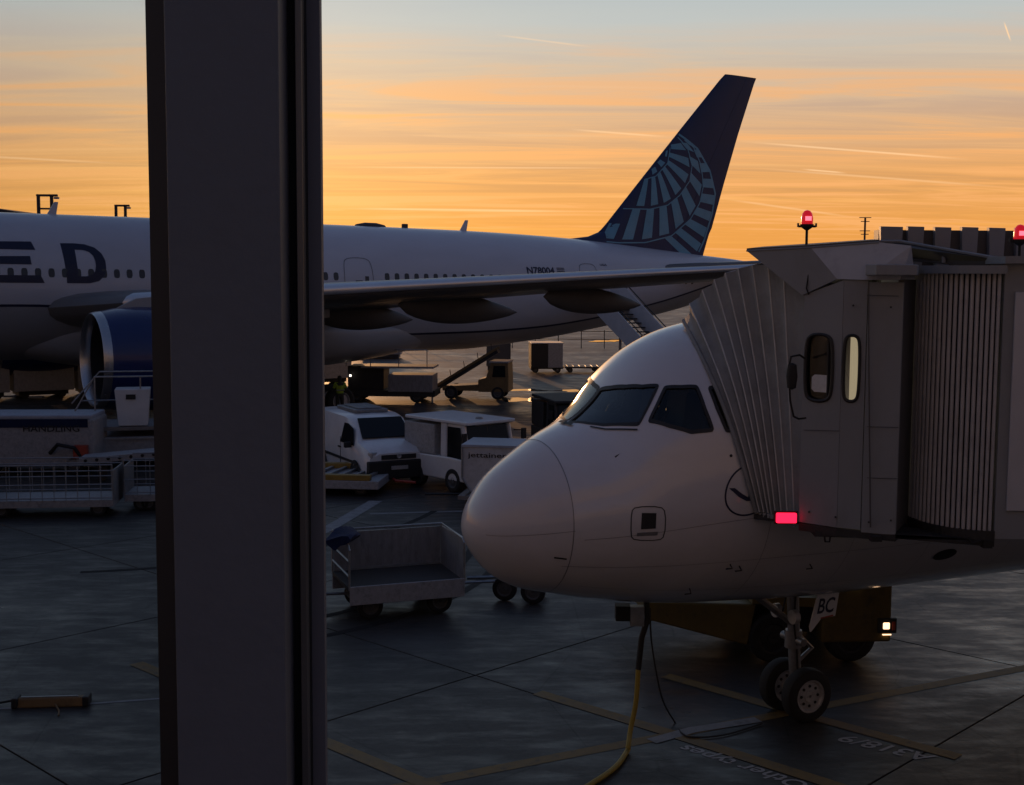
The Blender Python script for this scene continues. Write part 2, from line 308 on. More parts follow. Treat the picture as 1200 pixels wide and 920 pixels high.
# apron: concrete with wet streaks; roughness and tone change from slab to slab
def apron_mat(name, c):
    m = bpy.data.materials.new(name); m.use_nodes = True; t = m.node_tree; p = t.nodes['Principled BSDF']; n = t.nodes; l = t.links
    g = n.new('ShaderNodeNewGeometry'); oi = n.new('ShaderNodeObjectInfo')
    def noise(sc_, det, st, rot=0, rough=.6):
        mp = n.new('ShaderNodeMapping'); l.new(g.outputs['Position'], mp.inputs[0]); mp.inputs['Scale'].default_value = st; mp.inputs['Rotation'].default_value = (0, 0, rot)
        q = n.new('ShaderNodeTexNoise'); l.new(mp.outputs[0], q.inputs[0]); q.inputs['Scale'].default_value = sc_; q.inputs['Detail'].default_value = det; q.inputs['Roughness'].default_value = rough; return q.outputs[0]
    def rng(x, a, b, c_, d):
        q = n.new('ShaderNodeMapRange'); l.new(x, q.inputs[0]); q.inputs[1].default_value = a; q.inputs[2].default_value = b; q.inputs[3].default_value = c_; q.inputs[4].default_value = d; return q.outputs[0]
    def mul(a, b):
        q = n.new('ShaderNodeMath'); q.operation = 'MULTIPLY'; l.new(a, q.inputs[0]); l.new(b, q.inputs[1]); return q.outputs[0]
    big = noise(.16, 6, (1, 1, 1)); streak = noise(1.5, 9, (.55, 1.6, 1), R(-16), .7); fine = noise(9, 6, (1, 1, 1)); blot = noise(.9, 8, (1, 1, 1), 0, .7)
    v = mul(mul(rng(big, .3, .7, .84, 1.16), rng(fine, .3, .7, .82, 1.16)), mul(rng(blot, .35, .7, .75, 1.2), rng(oi.outputs['Random'], 0, 1, .86, 1.12)))
    mx = n.new('ShaderNodeMix'); mx.data_type = 'RGBA'; mx.blend_type = 'MULTIPLY'; mx.inputs[0].default_value = 1; mx.inputs[6].default_value = (*c, 1); l.new(v, mx.inputs[7]); l.new(mx.outputs[2], p.inputs['Base Color'])
    wet = n.new('ShaderNodeMath'); wet.operation = 'ADD'; l.new(rng(streak, .45, .66, 0, .22), wet.inputs[0]); l.new(rng(big, .5, .72, 0, .26), wet.inputs[1])
    ro = n.new('ShaderNodeMath'); ro.operation = 'SUBTRACT'; ro.inputs[0].default_value = .58; l.new(wet.outputs[0], ro.inputs[1]); l.new(ro.outputs[0], p.inputs['Roughness'])
    oil = rng(noise(1.6, 4, (1, 1, 1), .5), .64, .74, 1, .45); v = mul(v, oil); crk = n.new('ShaderNodeTexVoronoi'); crk.feature = 'DISTANCE_TO_EDGE'; crk.inputs['Scale'].default_value = .32; l.new(g.outputs['Position'], crk.inputs['Vector']); v = mul(v, rng(crk.outputs['Distance'], 0, .006, .45, 1)); l.new(v, mx.inputs[7])
    bp = n.new('ShaderNodeBump'); bp.inputs['Strength'].default_value = .35; bp.inputs['Distance'].default_value = .012; l.new(fine, bp.inputs['Height']); l.new(bp.outputs[0], p.inputs['Normal'])
    p.inputs['Specular IOR Level'].default_value = .28
    return m
M['apron'] = apron_mat('wet_apron_concrete', (.037, .0345, .0325))
M['joint'] = apron_mat('joint_sealant', (.024, .024, .026))
M['far'] = apron_mat('far_apron', (.075, .070, .068))

# ------------------------------------------------------------ ground
b = MB(); b.add([(-1500, -200, -.03), (1500, -200, -.03), (1500, 3000, -.03), (-1500, 3000, -.03)], [(0, 1, 2, 3)])
ground = tag(b.build('ground', M['far']), 'dark apron ground reaching to the horizon', kind='structure')
apron = empty('apron', (0, 0, 0)); tag(apron, 'dark wet concrete apron of large square slabs', kind='structure')
e1 = Vector((math.cos(R(-44)), math.sin(R(-44)), 0)); e2 = Vector((math.sin(R(44)), math.cos(R(44)), 0)); SL = 6.5
sm = MB(); h = SL/2-.014; sm.box((0, 0, -.02), (2*h, 2*h, .04))
slab0 = sm.build('slab', M['apron'], apron, bevel=.006)
slab0.rotation_euler = (0, 0, R(-44)); first = True
bed = MB(); bedpts = []
for i in range(-13, 10):
    for j in range(-1, 13):
        c = e1*(-13.8+SL*(i+.5)) + e2*(7.0+SL*(j-.5))
        if c.y < 6 or c.y > 76 or abs(c.x) > .5*c.y+9: continue
        o = slab0 if first else slab0.copy()
        if not first: col.objects.link(o)
        first = False; o.location = c
        bed.box((c.x, c.y, -.033), (SL, SL, .02), R(-44))
tag(bed.build('joint_bed', M['joint'], apron), kind='stuff')

def strip(name, m, pts, w, z=.004, label=None, cat='marking', group=None):
    b = MB(); pts = [Vector((p[0], p[1], 0)) for p in pts]; vs = []
    for i, p in enumerate(pts):
        t = (pts[min(i+1, len(pts)-1)]-pts[max(i-1, 0)]).normalized(); n = Vector((-t.y, t.x, 0))*w/2
        vs += [p+n+Vector((0, 0, z)), p-n+Vector((0, 0, z))]
    b.add(vs, [(2*i, 2*i+1, 2*i+3, 2*i+2) for i in range(len(pts)-1)])
    o = b.build(name, m); return tag(o, label, None, None, 'structure')
strip('lead_in_line', M['yline'], [(-6.5, 12.35), (-1.1, 15.05), (2.2, 16.75), (6.9, 19.15), (13, 22.2)], .22, .004, 'worn yellow lead-in line under the nearer aircraft')
strip('stop_bar_marking', M['yline'], [(-6.0, 19.8), (-2.4, 16.35), (-.9, 14.9)], .24, .008, 'yellow bar at the end of the lead-in line')
strip('stop_bar_marking', M['yline'], [(.41, 18.47), (2.2, 16.8), (4.1, 14.95)], .24, .008, 'yellow stop bar beside the words other types')
strip('stop_bar_marking', M['yline'], [(2.43, 19.32), (4.0, 17.75), (5.85, 16.0)], .24, .008, 'yellow stop bar crossing under the nose wheels')
strip('white_line', M['wline'], [(-5.6, 27.5), (-4.49, 30.68), (-3.75, 34.6)], .38, .008, 'broad worn white line leading to the pallet dolly')
strip('white_line', M['wline'], [(-3.7, 32.7), (-1.3, 33.15), (4, 34.1)], .16, .004, 'thin white line beyond the baggage cart')
strip('white_line', M['wline'], [(2, 58), (12, 55.5)], .18, .004, 'thin white line on the far taxi lane')
strip('white_line', M['wline'], [(4.9, 79), (9, 77), (13, 75)], .3, .004, 'white line beyond the mobile stairs')
strip('white_line', M['wline'], [(-9.5, 17.2), (-6.0, 17.9), (-4.6, 18.25)], .07, .004, 'hair-thin white line by the yellow bar')
strip('white_line', M['wline'], [(1.9, 16.5), (2.5, 16.93), (3.5, 17.36)], .20, .009, 'scuffed white patch over the yellow lead-in line')
def flat_text(s, p, q, h, label):
    p, q = Vector((*p, 0)), Vector((*q, 0)); d = (q-p).normalized(); up = Vector((-d.y, d.x, 0))
    sh = .25
    o = text('ground_lettering', s, M['wtext'], None, lambda x, y: p+d*(x+y*sh)+up*y+Vector((0, 0, .005)), (q-p).length, h)
    tag(o, label, None, None, 'structure')
flat_text('Other types', (3.80, 15.13), (2.45, 16.42), .34, 'white painted words on the apron beside a yellow bar')
flat_text('A318/9', (5.60, 16.03), (4.62, 16.78), .30, 'white painted aircraft type on the apron behind the nose wheel')

# ------------------------------------------------------------ terminal window
fl = box('terminal_floor', M['building'], None, (0, -3.4, 4.35), (24, 9.6, .4)); tag(fl, 'terminal floor slab', kind='structure')
win = empty('window_wall', (0, 1.3, 4.55)); tag(win, 'dark metal mullion of the terminal window with clear panes', 'window')
def X(u, Y): return at(u, 460, Y).x
def upright(name, m, x0, x1, y0, y1, bevel=0): return box(name, m, win, ((x0+x1)/2, (y0+y1)/2-1.3, 2.3), (x1-x0, y1-y0, 4.6), bevel=bevel)
xa, xb = X(200, 1.22), X(331, 1.22)
upright('mullion', M['frame'], xa, xb, 1.22, 1.30, .002)
# bronze return along the left edge of the mullion, deeper into the wall
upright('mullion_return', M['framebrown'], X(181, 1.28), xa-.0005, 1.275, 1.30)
upright('gasket', M['gasket'], xb+.0005, X(349, 1.26), 1.268, 1.30)
upright('trim_strip', M['alustrip'], X(349.5, 1.258), X(357, 1.258), 1.258, 1.30, .0006)
upright('gasket', M['gasket'], X(357.2, 1.27), X(362.5, 1.284), 1.275, 1.30)
upright('glazing_bead', M['bead2'], X(363, 1.286), X(380.5, 1.30), 1.286, 1.30)
upright('pane', M['pane2'], -3.2, X(181, 1.28)+.005, 1.289, 1.292)
upright('pane', M['pane2'], -3.2, X(181, 1.28)+.005, 1.295, 1.298)  # second left pane, added only to darken the view on this side
upright('pane', M['pane'], X(378, 1.29), 3.2, 1.289, 1.297)
box('sill', M['frame'], win, (0, -.03, .06), (6.6, .12, .12)); box('head_rail', M['frame'], win, (0, -.03, 4.54), (6.6, .12, .12))
for sx in (-1, 1): upright('jamb', M['frame'], sx*3.25-.05, sx*3.25+.05, 1.22, 1.30)

# terminal facade round the window, behind the glass plane
tb = empty('terminal_building', (0, 1.42, 0)); tag(tb, 'dark terminal facade around the window', 'building')
for nm, x0, x1, z0, z1 in (('wall_below', -70, 70, 0, 4.55), ('wall_above', -70, 70, 9.15, 15), ('wall_beside', -70, -3.32, 4.55, 9.15), ('wall_beside', 3.32, 70, 4.55, 9.15)):
    box(nm, M['facade'], tb, ((x0+x1)/2, .08, (z0+z1)/2), (x1-x0, .14, z1-z0))

# standing water on the far apron
def puddle(u0, v0, u1, v1, seed, label):
    rn = random.Random(seed); c = gr((u0+u1)/2, (v0+v1)/2, .006); ax = (gr(u1, (v0+v1)/2)-gr(u0, (v0+v1)/2))/2; ay = (gr((u0+u1)/2, v0)-gr((u0+u1)/2, v1))/2; P = []
    for k in range(28):
        t = k*2*math.pi/28; r_ = .75+.25*math.sin(2*t+seed)+.18*math.sin(5*t+2*seed)+rn.uniform(-.08, .08); P.append(c+ax*math.cos(t)*r_+ay*math.sin(t)*r_)
    tag(MB().add(P, [tuple(range(28))]).build('puddle', M['water']), label, kind='structure')
for k, (q, s_) in enumerate((((590, 464, 652, 472), 'bright puddle beside the belt loader'), ((652, 461, 695, 468), 'bright puddle behind the cockpit'), ((650, 456, 700, 460), 'thin puddle on the taxi lane'), ((55, 474, 85, 480), 'narrow puddle under the far fuselage'), ((100, 483, 140, 488), 'small puddle by the high loader'),
    ((480, 428, 505, 430), 'far puddle under the belly'), ((690, 398, 740, 401), 'pale puddle below the mobile stairs'), ((560, 455, 640, 459), 'thin puddle near the belt loader wheels'), ((0, 462, 60, 468), 'long puddle behind the ground unit'))):
    puddle(*q, k+1, s_)


def tyre_mark(pts, w): strip('tyre_mark', M['rubber'], pts, w, .005, 'faint dark rubber tyre mark on the apron')
for k, (x, y, a_, ln) in enumerate(((-5, 21.5, .5, 9), (-4.4, 20.6, .5, 9), (1.5, 27, -.3, 12), (-9, 26, .2, 10))):
    P_ = [(x+math.cos(a_+.05*i)*ln*i/12, y+math.sin(a_+.05*i)*ln*i/12) for i in range(13)]
    tyre_mark(P_, .18)
# ------------------------------------------------------------ nearer aircraft (nose at the bridge)
A_S = np.array([0,.04,.15,.35,.7,1.1,1.5,1.75,2.1,2.5,3.0,3.6,4.4,5.4,7.0,14,22,26,30,33])
A_T = np.array([3.098,3.318,3.495,3.734,3.984,4.225,4.424,4.628,5.049,5.357,5.567,5.687,5.794,5.863,5.875,5.875,5.875,5.85,5.75,5.5])
A_B = np.array([3.098,2.917,2.729,2.498,2.306,2.207,2.116,2.076,2.01,1.954,1.908,1.876,1.827,1.80,1.80,1.80,1.85,2.4,3.5,4.6])
A_W = np.array([0,.22,.42,.63,.88,1.09,1.26,1.36,1.48,1.6,1.72,1.82,1.91,1.96,1.975,1.975,1.975,1.8,1.2,.4])
A_M = np.array([3.098,3.1,3.105,3.134,3.188,3.251,3.312,3.357,3.424,3.501,3.577,3.643,3.709,3.753,3.777,3.78,3.78,3.95,4.5,5.1])
def pch(x, y):
    """monotone cubic through the points"""
    h = np.diff(x); d = np.diff(y)/h; m = np.zeros(len(x)); m[0], m[-1] = d[0], d[-1]
    for i in range(1, len(x)-1):
        if d[i-1]*d[i] > 0:
            w1, w2 = 2*h[i]+h[i-1], h[i]+2*h[i-1]; m[i] = (w1+w2)/(w1/d[i-1]+w2/d[i])
    def f(q):
        q = np.clip(q, x[0], x[-1]); i = np.clip(np.searchsorted(x, q)-1, 0, len(h)-1); t = (q-x[i])/h[i]
        return (2*t**3-3*t**2+1)*y[i]+(t**3-2*t**2+t)*h[i]*m[i]+(-2*t**3+3*t**2)*y[i+1]+(t**3-t**2)*h[i]*m[i+1]
    return f
U = np.sqrt(A_S); fT, fB, fW, fM = [pch(U, q) for q in (A_T, A_B, A_W, A_M)]
def sk(s, a, off=0.0):
    """skin point of the nearer aircraft: station s aft of the nose, angle a from the crown (port negative)"""
    def p(s, a):
        u = math.sqrt(max(s, 0)); t, b_, w, m = float(fT(u)), float(fB(u)), float(fW(u)), float(fM(u)); c = math.cos(a)
        return Vector((s, w*math.sin(a), m+(t-m)*c if c > 0 else m+(m-b_)*c))
    q = p(s, a)
    if off:
        du = p(s+.02, a)-p(max(s-.02, 0), a); dv = p(s, a+.02)-p(s, a-.02); n = du.cross(dv).normalized()
        if n.dot(q-Vector((s+.4, 0, float(fM(math.sqrt(s)))))) < 0: n = -n
        q = q+n*off
    return q
ac = empty('airliner', (-.5735, 15.4265, 0), .4348, 'white airliner nosed up to the jet bridge, cockpit windows facing left', 'airplane', 'airliners at the stands')
TAU = 2*math.pi
PW = {'windshield': [(1.41, -.03), (1.63, -.02), (1.875, -.015), (1.91, -.148), (1.985, -.332), (2.09, -.484), (2.23, -.589), (2.055, -.681), (1.895, -.750), (1.755, -.602), (1.62, -.467), (1.52, -.301)],
      'sliding_window': [(1.995, -.803), (2.13, -.733), (2.285, -.646), (2.44, -.72), (2.605, -.772), (2.605, -.951), (2.635, -1.108), (2.385, -1.069), (2.175, -.951)],
      'aft_window': [(2.735, -.816), (3.03, -.877), (3.10, -1.165), (2.79, -1.139), (2.745, -.98)]}
RL = 1.3
def chaikin(P, k, ra=.14):
    for it in range(k):
        Q = []
        if it == 1: ra = .25
        for i in range(len(P)):
            a, b = np.array(P[i]), np.array(P[(i+1) % len(P)]); Q += [tuple(a*(1-ra)+b*ra), tuple(a*ra+b*(1-ra))]
        P = Q
    return P
def inside(P, x, y):
    r = False
    for i in range(len(P)):
        (x1, y1), (x2, y2) = P[i], P[i-1]
        if (y1 > y) != (y2 > y) and x < (x2-x1)*(y-y1)/(y2-y1)+x1: r = not r
    return r
def grow(P, d):
    """push a (s, a*RL) loop outwards by d metres"""
    A = sum(P[i][0]*P[(i+1) % len(P)][1]-P[(i+1) % len(P)][0]*P[i][1] for i in range(len(P))); sg = 1 if A > 0 else -1; Q = []
    for i in range(len(P)):
        p0, p1, p2 = np.array(P[i-1]), np.array(P[i]), np.array(P[(i+1) % len(P)])
        t = (p2-p0)/np.linalg.norm(p2-p0); Q.append(tuple(p1+sg*d*np.array([t[1], -t[0]])))
    return Q
loops = []
for nm, P in PW.items():
    for sg in (1, -1):
        loops.append((nm, chaikin([(s, a*sg*RL) for s, a in P], 3, .06)))
st = np.concatenate([[0, .004, .015, .04, .08, .13, .19, .26], np.arange(.34, 1.30, .08), np.arange(1.30, 3.25, .03), np.arange(3.4, 8, .4), np.arange(8, 33.1, 1.2)])
an = np.concatenate([np.arange(-math.pi, -1.28, .062), np.arange(-1.28, 1.2801, .02), np.arange(1.342, math.pi-.02, .062)])
def skv(ss, aa, off):
    def pos(s, a):
        u = np.sqrt(np.maximum(s, 0)); t, b_, w, m = fT(u), fB(u), fW(u), fM(u); c = np.cos(a)
        return np.stack([s+0*a, w*np.sin(a), np.where(c > 0, m+(t-m)*c, m+(m-b_)*c)], -1)
    S_, A2 = np.meshgrid(np.array(ss), np.array(aa), indexing='ij'); q = pos(S_, A2)
    if off:
        n = np.cross(pos(S_+.02, A2)-pos(S_-.02, A2), pos(S_, A2+.02)-pos(S_, A2-.02)); n /= np.linalg.norm(n, axis=-1, keepdims=True)
        n *= np.sign((n*(q-np.stack([S_+.4, 0*S_, fM(np.sqrt(S_))], -1))).sum(-1, keepdims=True)); q = q+n*off
    return q.reshape(-1, 3).tolist()
def skin_grid(smin, smax, off, keep):
    """faces of the skin with keep(s, a) true"""
    ss = [s for s in st if smin <= s <= smax]; n = len(an); b = MB()
    vs = skv(ss, an, off); fs = []
    for i in range(len(ss)-1):
        sm_ = (ss[i]+ss[i+1])/2
        for k in range(n):
            k2 = (k+1) % n; am = (an[k]+an[k2])/2 if k2 else math.pi
            if keep(sm_, am): fs.append((i*n+k, i*n+k2, (i+1)*n+k2, (i+1)*n+k))
    used = sorted({i for f in fs for i in f}); mp = {u: i for i, u in enumerate(used)}
    return b.add([vs[i] for i in used], [tuple(mp[i] for i in f) for f in fs])
def open_at(s, a): return 1.3 < s < 3.3 and abs(a) < 1.3 and any(inside(P, s, a*RL) for _, P in loops)
RADOME = .98
RS = st[np.argmin(abs(st-RADOME))]
skin_grid(RS-1e-6, 33, 0, lambda s, a: not open_at(s, a)).build('fuselage', M['fus'], ac, True, ang=60)
skin_grid(0, RS+1e-6, 0, lambda s, a: True).build('radome', M['radome'], ac, True, ang=60)
skin_grid(1.3, 4.3, -.07, lambda s, a: not open_at(s, a)).build('cockpit_lining', M['jbdark'], ac, True, ang=60)
MB().add([sk(3.5, a, -.09) for a in an], [tuple(range(len(an)))]).build('cockpit_bulkhead', M['jbdark'], ac)
for nm, P in loops:
    G = grow(P, .035); w_ = skin_grid(1.3, 3.3, -.012, lambda s, a: abs(a) < 1.3 and inside(G, s, a*RL)).build(nm, M['wscreen' if nm == 'windshield' else 'cockpit'], ac, True, ang=60)
    o_, i_ = grow(P, .02), grow(P, -.016); b = MB(); n = len(P)
    b.add([sk(s, a/RL, .006) for s, a in o_]+[sk(s, a/RL, .006) for s, a in i_]+[sk(s, a/RL, -.012) for s, a in i_], [(k, (k+1) % n, n+(k+1) % n, n+k) for k in range(n)]+[(n+k, n+(k+1) % n, 2*n+(k+1) % n, 2*n+k) for k in range(n)])
    b.build('window_seal', M['seal'], w_, True)
# cockpit furniture seen through the glass
MB().prism([(1.55, -1.0, 4.05), (2.25, -1.05, 4.42), (2.3, -1.05, 4.2), (1.6, -1.0, 3.9)], (0, 2.05, 0)).build('glareshield', M['seal'], ac)
for y in (-.55, .55):
    c_ = MB(); c_.box((3.0, y, 4.35), (.14, .5, .75), ry=.15); c_.box((3.07, y, 4.85), (.1, .26, .2), ry=.15)
    c_.build('pilot_seat', M['trouser'], ac, bevel=.04)
    MB().tube([(2.42+.1*math.cos(t), y+.16*math.sin(t), 4.46+.12*math.cos(t)) for t in np.linspace(.6, 5.7, 12)], .022).build('control_yoke', M['seal'], ac, True)
def seam(name, pts, m, w=.012, off=.004, closed=False, parent=None):
    """thin raised line along skin points (s, a)"""
    P = [sk(s, a, off) for s, a in pts]; N2 = []; n = len(P)
    for i in range(n):
        t = (P[(i+1) % n]-P[i-1]) if closed else P[min(i+1, n-1)]-P[max(i-1, 0)]
        q = sk(*pts[i], off+.05)-P[i]; N2.append(t.cross(q).normalized()*w/2)
    m_ = n if closed else n-1
    return MB().add([p+d for p, d in zip(P, N2)]+[p-d for p, d in zip(P, N2)], [(i, (i+1) % n, n+(i+1) % n, n+i) for i in range(m_)]).build(name, m, parent or ac)
seam('radome_seam', [(RS, a) for a in np.linspace(-2.9, 2.9, 90)], M['steel'], .009)
seam('skin_seam', [(3.32, a) for a in np.linspace(-2.9, 2.9, 60)], M['steel'], .006)
seam('skin_seam', [(s, -1.74) for s in np.linspace(1.1, 12, 50)], M['steel'], .005)
seam('skin_seam', [(s, -2.1) for s in np.linspace(.9, 12, 50)], M['steel'], .005)
seam('skin_seam', [(s, -1.62) for s in np.linspace(.12, 1.0, 20)], M['steel'], .005)
seam('skin_seam', [(s, -2.45) for s in np.linspace(1.2, 12, 50)], M['steel'], .005)
for s_ in (4.6, 5.9, 7.4, 9): seam('skin_seam', [(s_, a) for a in np.linspace(-3.0, -.2, 40)], M['steel'], .005)
seam('wiper', [(1.50, -.37), (1.60, -.53), (1.74, -.665), (1.865, -.785)], M['seal'], .022, .014); seam('wiper_pivot', [(1.385, -.16), (1.37, .0), (1.385, .12)], M['seal'], .05, .02)
HP = chaikin([(1.605, -1.444), (1.995, -1.523), (2.005, -1.824), (1.61, -1.785)], 2)
hatch = seam('access_hatch', HP, M['jbdark'], .014, .004, True)
b = MB(); q4 = [(1.725, -1.527), (1.89, -1.557), (1.89, -1.697), (1.72, -1.684)]; b.add([sk(*q, .008) for q in q4], [(0, 1, 2, 3)]); b.build('access_panel', M['darksteel'], hatch)
b = MB(); q4 = [(1.68, -1.715), (1.92, -1.73), (1.92, -1.765), (1.68, -1.75)]; b.add([sk(*q, .006) for q in q4], [(0, 1, 2, 3)]); b.build('stencil_line', M['steel'], hatch)
# round crane emblem aft of the cockpit, half under the canopy
cc = (2.99, -1.545); rr_ = .285
ring = seam('crane_emblem', [(cc[0]+rr_*math.cos(t), cc[1]+rr_*.57*math.sin(t)) for t in np.linspace(0, TAU, 48, endpoint=False)], M['letter'], .022, .005, True)
def emb(P): return MB().add([sk(cc[0]+x, cc[1]+y*.57, .006) for x, y in P], [tuple(range(len(P)))])
emb([(-.24, .085), (-.17, .075), (-.08, -.0), (.0, -.055), (.07, -.03), (.11, .03), (.105, -.06), (.16, -.12), (.08, -.11), (-.02, -.10), (-.12, -.03)]).build('crane_body', M['letter'], ring)
emb([(.0, -.055), (.04, .06), (.12, .17), (.22, .2), (.14, .06), (.08, -.05)]).build('crane_wing', M['letter'], ring)
seam('oval_drain', [(6.33+.17*math.cos(t), -2.25+.045*math.sin(t)) for t in np.linspace(0, TAU, 24, endpoint=False)], M['darksteel'], .05, .005, True)
MB().add([sk(6.33+.15*math.cos(t), -2.25+.04*math.sin(t), .007) for t in np.linspace(0, TAU, 24, endpoint=False)], [tuple(range(24))]).build('oval_vent', M['darksteel'], ac)
seam('static_port', [(.80, -1.963), (.94, -1.985)], M['black'], .022, .006)
for s, a in ((2.94, -2.13), (3.08, -2.16), (2.6, -2.42), (4.1, -2.2)):
    p = sk(s, a); q = sk(s, a, .07); MB().tube([p, q, q+Vector((-.09, 0, 0))], .009).build('probe', M['darksteel'], ac)
for s, a in ((2.80, -1.30), (2.9, -1.12)): MB().cyl(sk(s, a, -.01), sk(s, a, .008), .018).build('sensor', M['black'], ac)
# nose gear
GX = 5.10
MB().cyl((GX, 0, .55), (GX-.1, 0, 2.1), .085).cyl((GX, 0, .38), (GX, 0, .75), .06).build('gear_strut', M['steel'], ac, True)
MB().cyl((GX, -.32, .38), (GX, .32, .38), .05).build('axle', M['steel'], ac, True)
for y in (-.26, .26): wheel(ac, (GX, y, .381), .381, .22, M['tyre'], M['rim'], bolts=True)
MB().tube([(GX, 0, .75), (GX+.28, 0, .95), (GX, 0, 1.2)], .035).build('torque_link', M['steel'], ac)
MB().cyl((GX-.05, -.24, 1.12), (GX-.05, .24, 1.12), .055).cyl((GX-.05, 0, 1.0), (GX-.05, 0, 1.25), .12).build('steering_collar', M['steel'], ac, True)
MB().tube([(GX-.08, 0, 1.35), (GX-.9, 0, 1.95)], .05).build('drag_brace', M['steel'], ac)
for y in (-.2, .2): MB().cyl((GX-.16, y, 1.5), (GX-.24, y, 1.5), .1, .1).build('taxi_lamp', M['rim'], ac, True)
MB().tube([(GX-.1, -.1, 1.9), (GX-.14, -.12, 1.4), (GX-.06, -.1, 1.0), (GX-.03, -.1, .6)], .014).tube([(GX-.1, .08, 1.9), (GX-.17, .1, 1.5), (GX-.08, .08, .9)], .012).build('hydraulic_line', M['black'], ac)
dr = MB().prism([(GX+.13, -.30, 1.80), (GX+.50, -.30, 1.81), (GX+.44, -.30, 1.47), (GX+.20, -.30, 1.46), (GX+.02, -.30, 1.28), (GX+.0, -.30, 1.36)], (0, .03, 0)).build('gear_door', M['white'], ac, bevel=.006)
text('door_lettering', 'BC', M['letter'], dr, lambda x, y: Vector((GX+.11+x+y*.22, -.304, 1.53+y)), .28, .22, bold=.02)
MB().prism([(GX+.18, -.303, 1.455), (GX+.40, -.303, 1.475), (GX+.40, -.303, 1.495), (GX+.18, -.303, 1.475)], (0, .002, 0)).build('red_stripe', M['redpaint'], dr)

# ------------------------------------------------------------ farther aircraft, tail to the right
jet = empty('airliner', (-38.393, 43.45, .195), 0, 'long white airliner with a blue globe on its dark tail fin', 'airplane', 'airliners at the stands')
jet.rotation_euler = (0, .0065, .5727)
J = np.array([(0,4.6,4.6,.01,4.6),(.25,5.0,4.1,.5,4.55),(.8,5.5,3.7,1.0,4.6),(1.8,6.2,3.3,1.6,4.75),(3,7.0,3.0,2.15,5.0),(4.5,7.8,2.75,2.6,5.25),(6.5,8.4,2.55,2.95,5.45),(9,8.72,2.45,3.1,5.58),(20,8.73,2.45,3.1,5.58),(34,8.72,2.42,3.1,5.58),(42,8.66,2.46,3.1,5.57),(45.5,8.58,2.75,3.04,5.65),(48.8,8.45,3.14,2.82,5.8),(51,8.32,3.48,2.56,5.9),(54.8,8.03,4.1,1.98,6.07),(58.7,7.72,4.95,1.28,6.33),(61.4,7.52,5.85,.74,6.68),(63.4,7.3,6.6,.25,6.95)])
jT, jB, jW, jM = [pch(J[:, 0], J[:, i]) for i in (1, 2, 3, 4)]
def jp(s, a):
    t, b_, w, m = float(jT(s)), float(jB(s)), float(jW(s)), float(jM(s)); c = math.cos(a)
    return Vector((s, w*math.sin(a), m+(t-m)*c if c > 0 else m+(m-b_)*c))
def ja(s, z):
    """angle (port negative) at height z"""
    t, b_, m = float(jT(s)), float(jB(s)), float(jM(s)); c = (z-m)/max(1e-6, (t-m) if z > m else (m-b_)); return -math.acos(max(-1, min(1, c)))
def jz(s, z, off=.01):
    a = ja(s, z); p = jp(s, a); n = Vector((0, math.sin(a)/max(.3, float(jW(s))), math.cos(a)/3.1)).normalized(); return p+n*off
zl = pch(np.array([0, 20, 23, 27, 31, 35, 39, 42, 46, 49, 54.2, 57.4, 60, 63.4]), np.array([4.55, 4.85, 4.7, 4.2, 3.7, 3.36, 3.42, 3.48, 3.69, 4.03, 4.94, 5.67, 6.3, 6.9]))
js = np.concatenate([[.005, .03, .1, .25, .5], np.arange(.9, 9, .5), np.arange(9, 42, 1.0), np.arange(42, 63.5, .6)])
up, lo = [], []
for s in js:
    al = -ja(s, float(zl(s))); up.append([jp(s, a) for a in np.linspace(-al, al, 49)]); lo.append([jp(s, a) for a in np.linspace(al, TAU-al, 33)])
MB().loft(up, False, False, False).build('fuselage', M['fus7'], jet, True, ang=60)
MB().loft(lo, False, False, False).build('belly', M['belly'], jet, True, ang=60)
b = MB(); P = [(s, float(zl(s))) for s in np.arange(8, 61, .7)]
b.add([jz(s, z+.05, .008) for s, z in P]+[jz(s, z-.05, .008) for s, z in P], [(i, i+1, len(P)+i+1, len(P)+i) for i in range(len(P)-1)]).build('cheat_line', M['letter'], jet)
# belly fairing between the wings
fr = []
for s in np.linspace(18.5, 41, 24):
    k = math.sin(math.pi*(s-18.5)/22.5)**.5; w, h_ = .3+3.2*k, .1+1.75*k
    fr.append([Vector((s, w*math.copysign(abs(math.sin(t))**.7, math.sin(t)), 3.75-.2+(h_ if math.cos(t) < 0 else .8*k)*math.copysign(abs(math.cos(t))**.8, math.cos(t)))) for t in np.linspace(0, TAU, 32, endpoint=False)])
MB().loft(fr).build('belly_fairing', M['belly'], jet, True, ang=60)
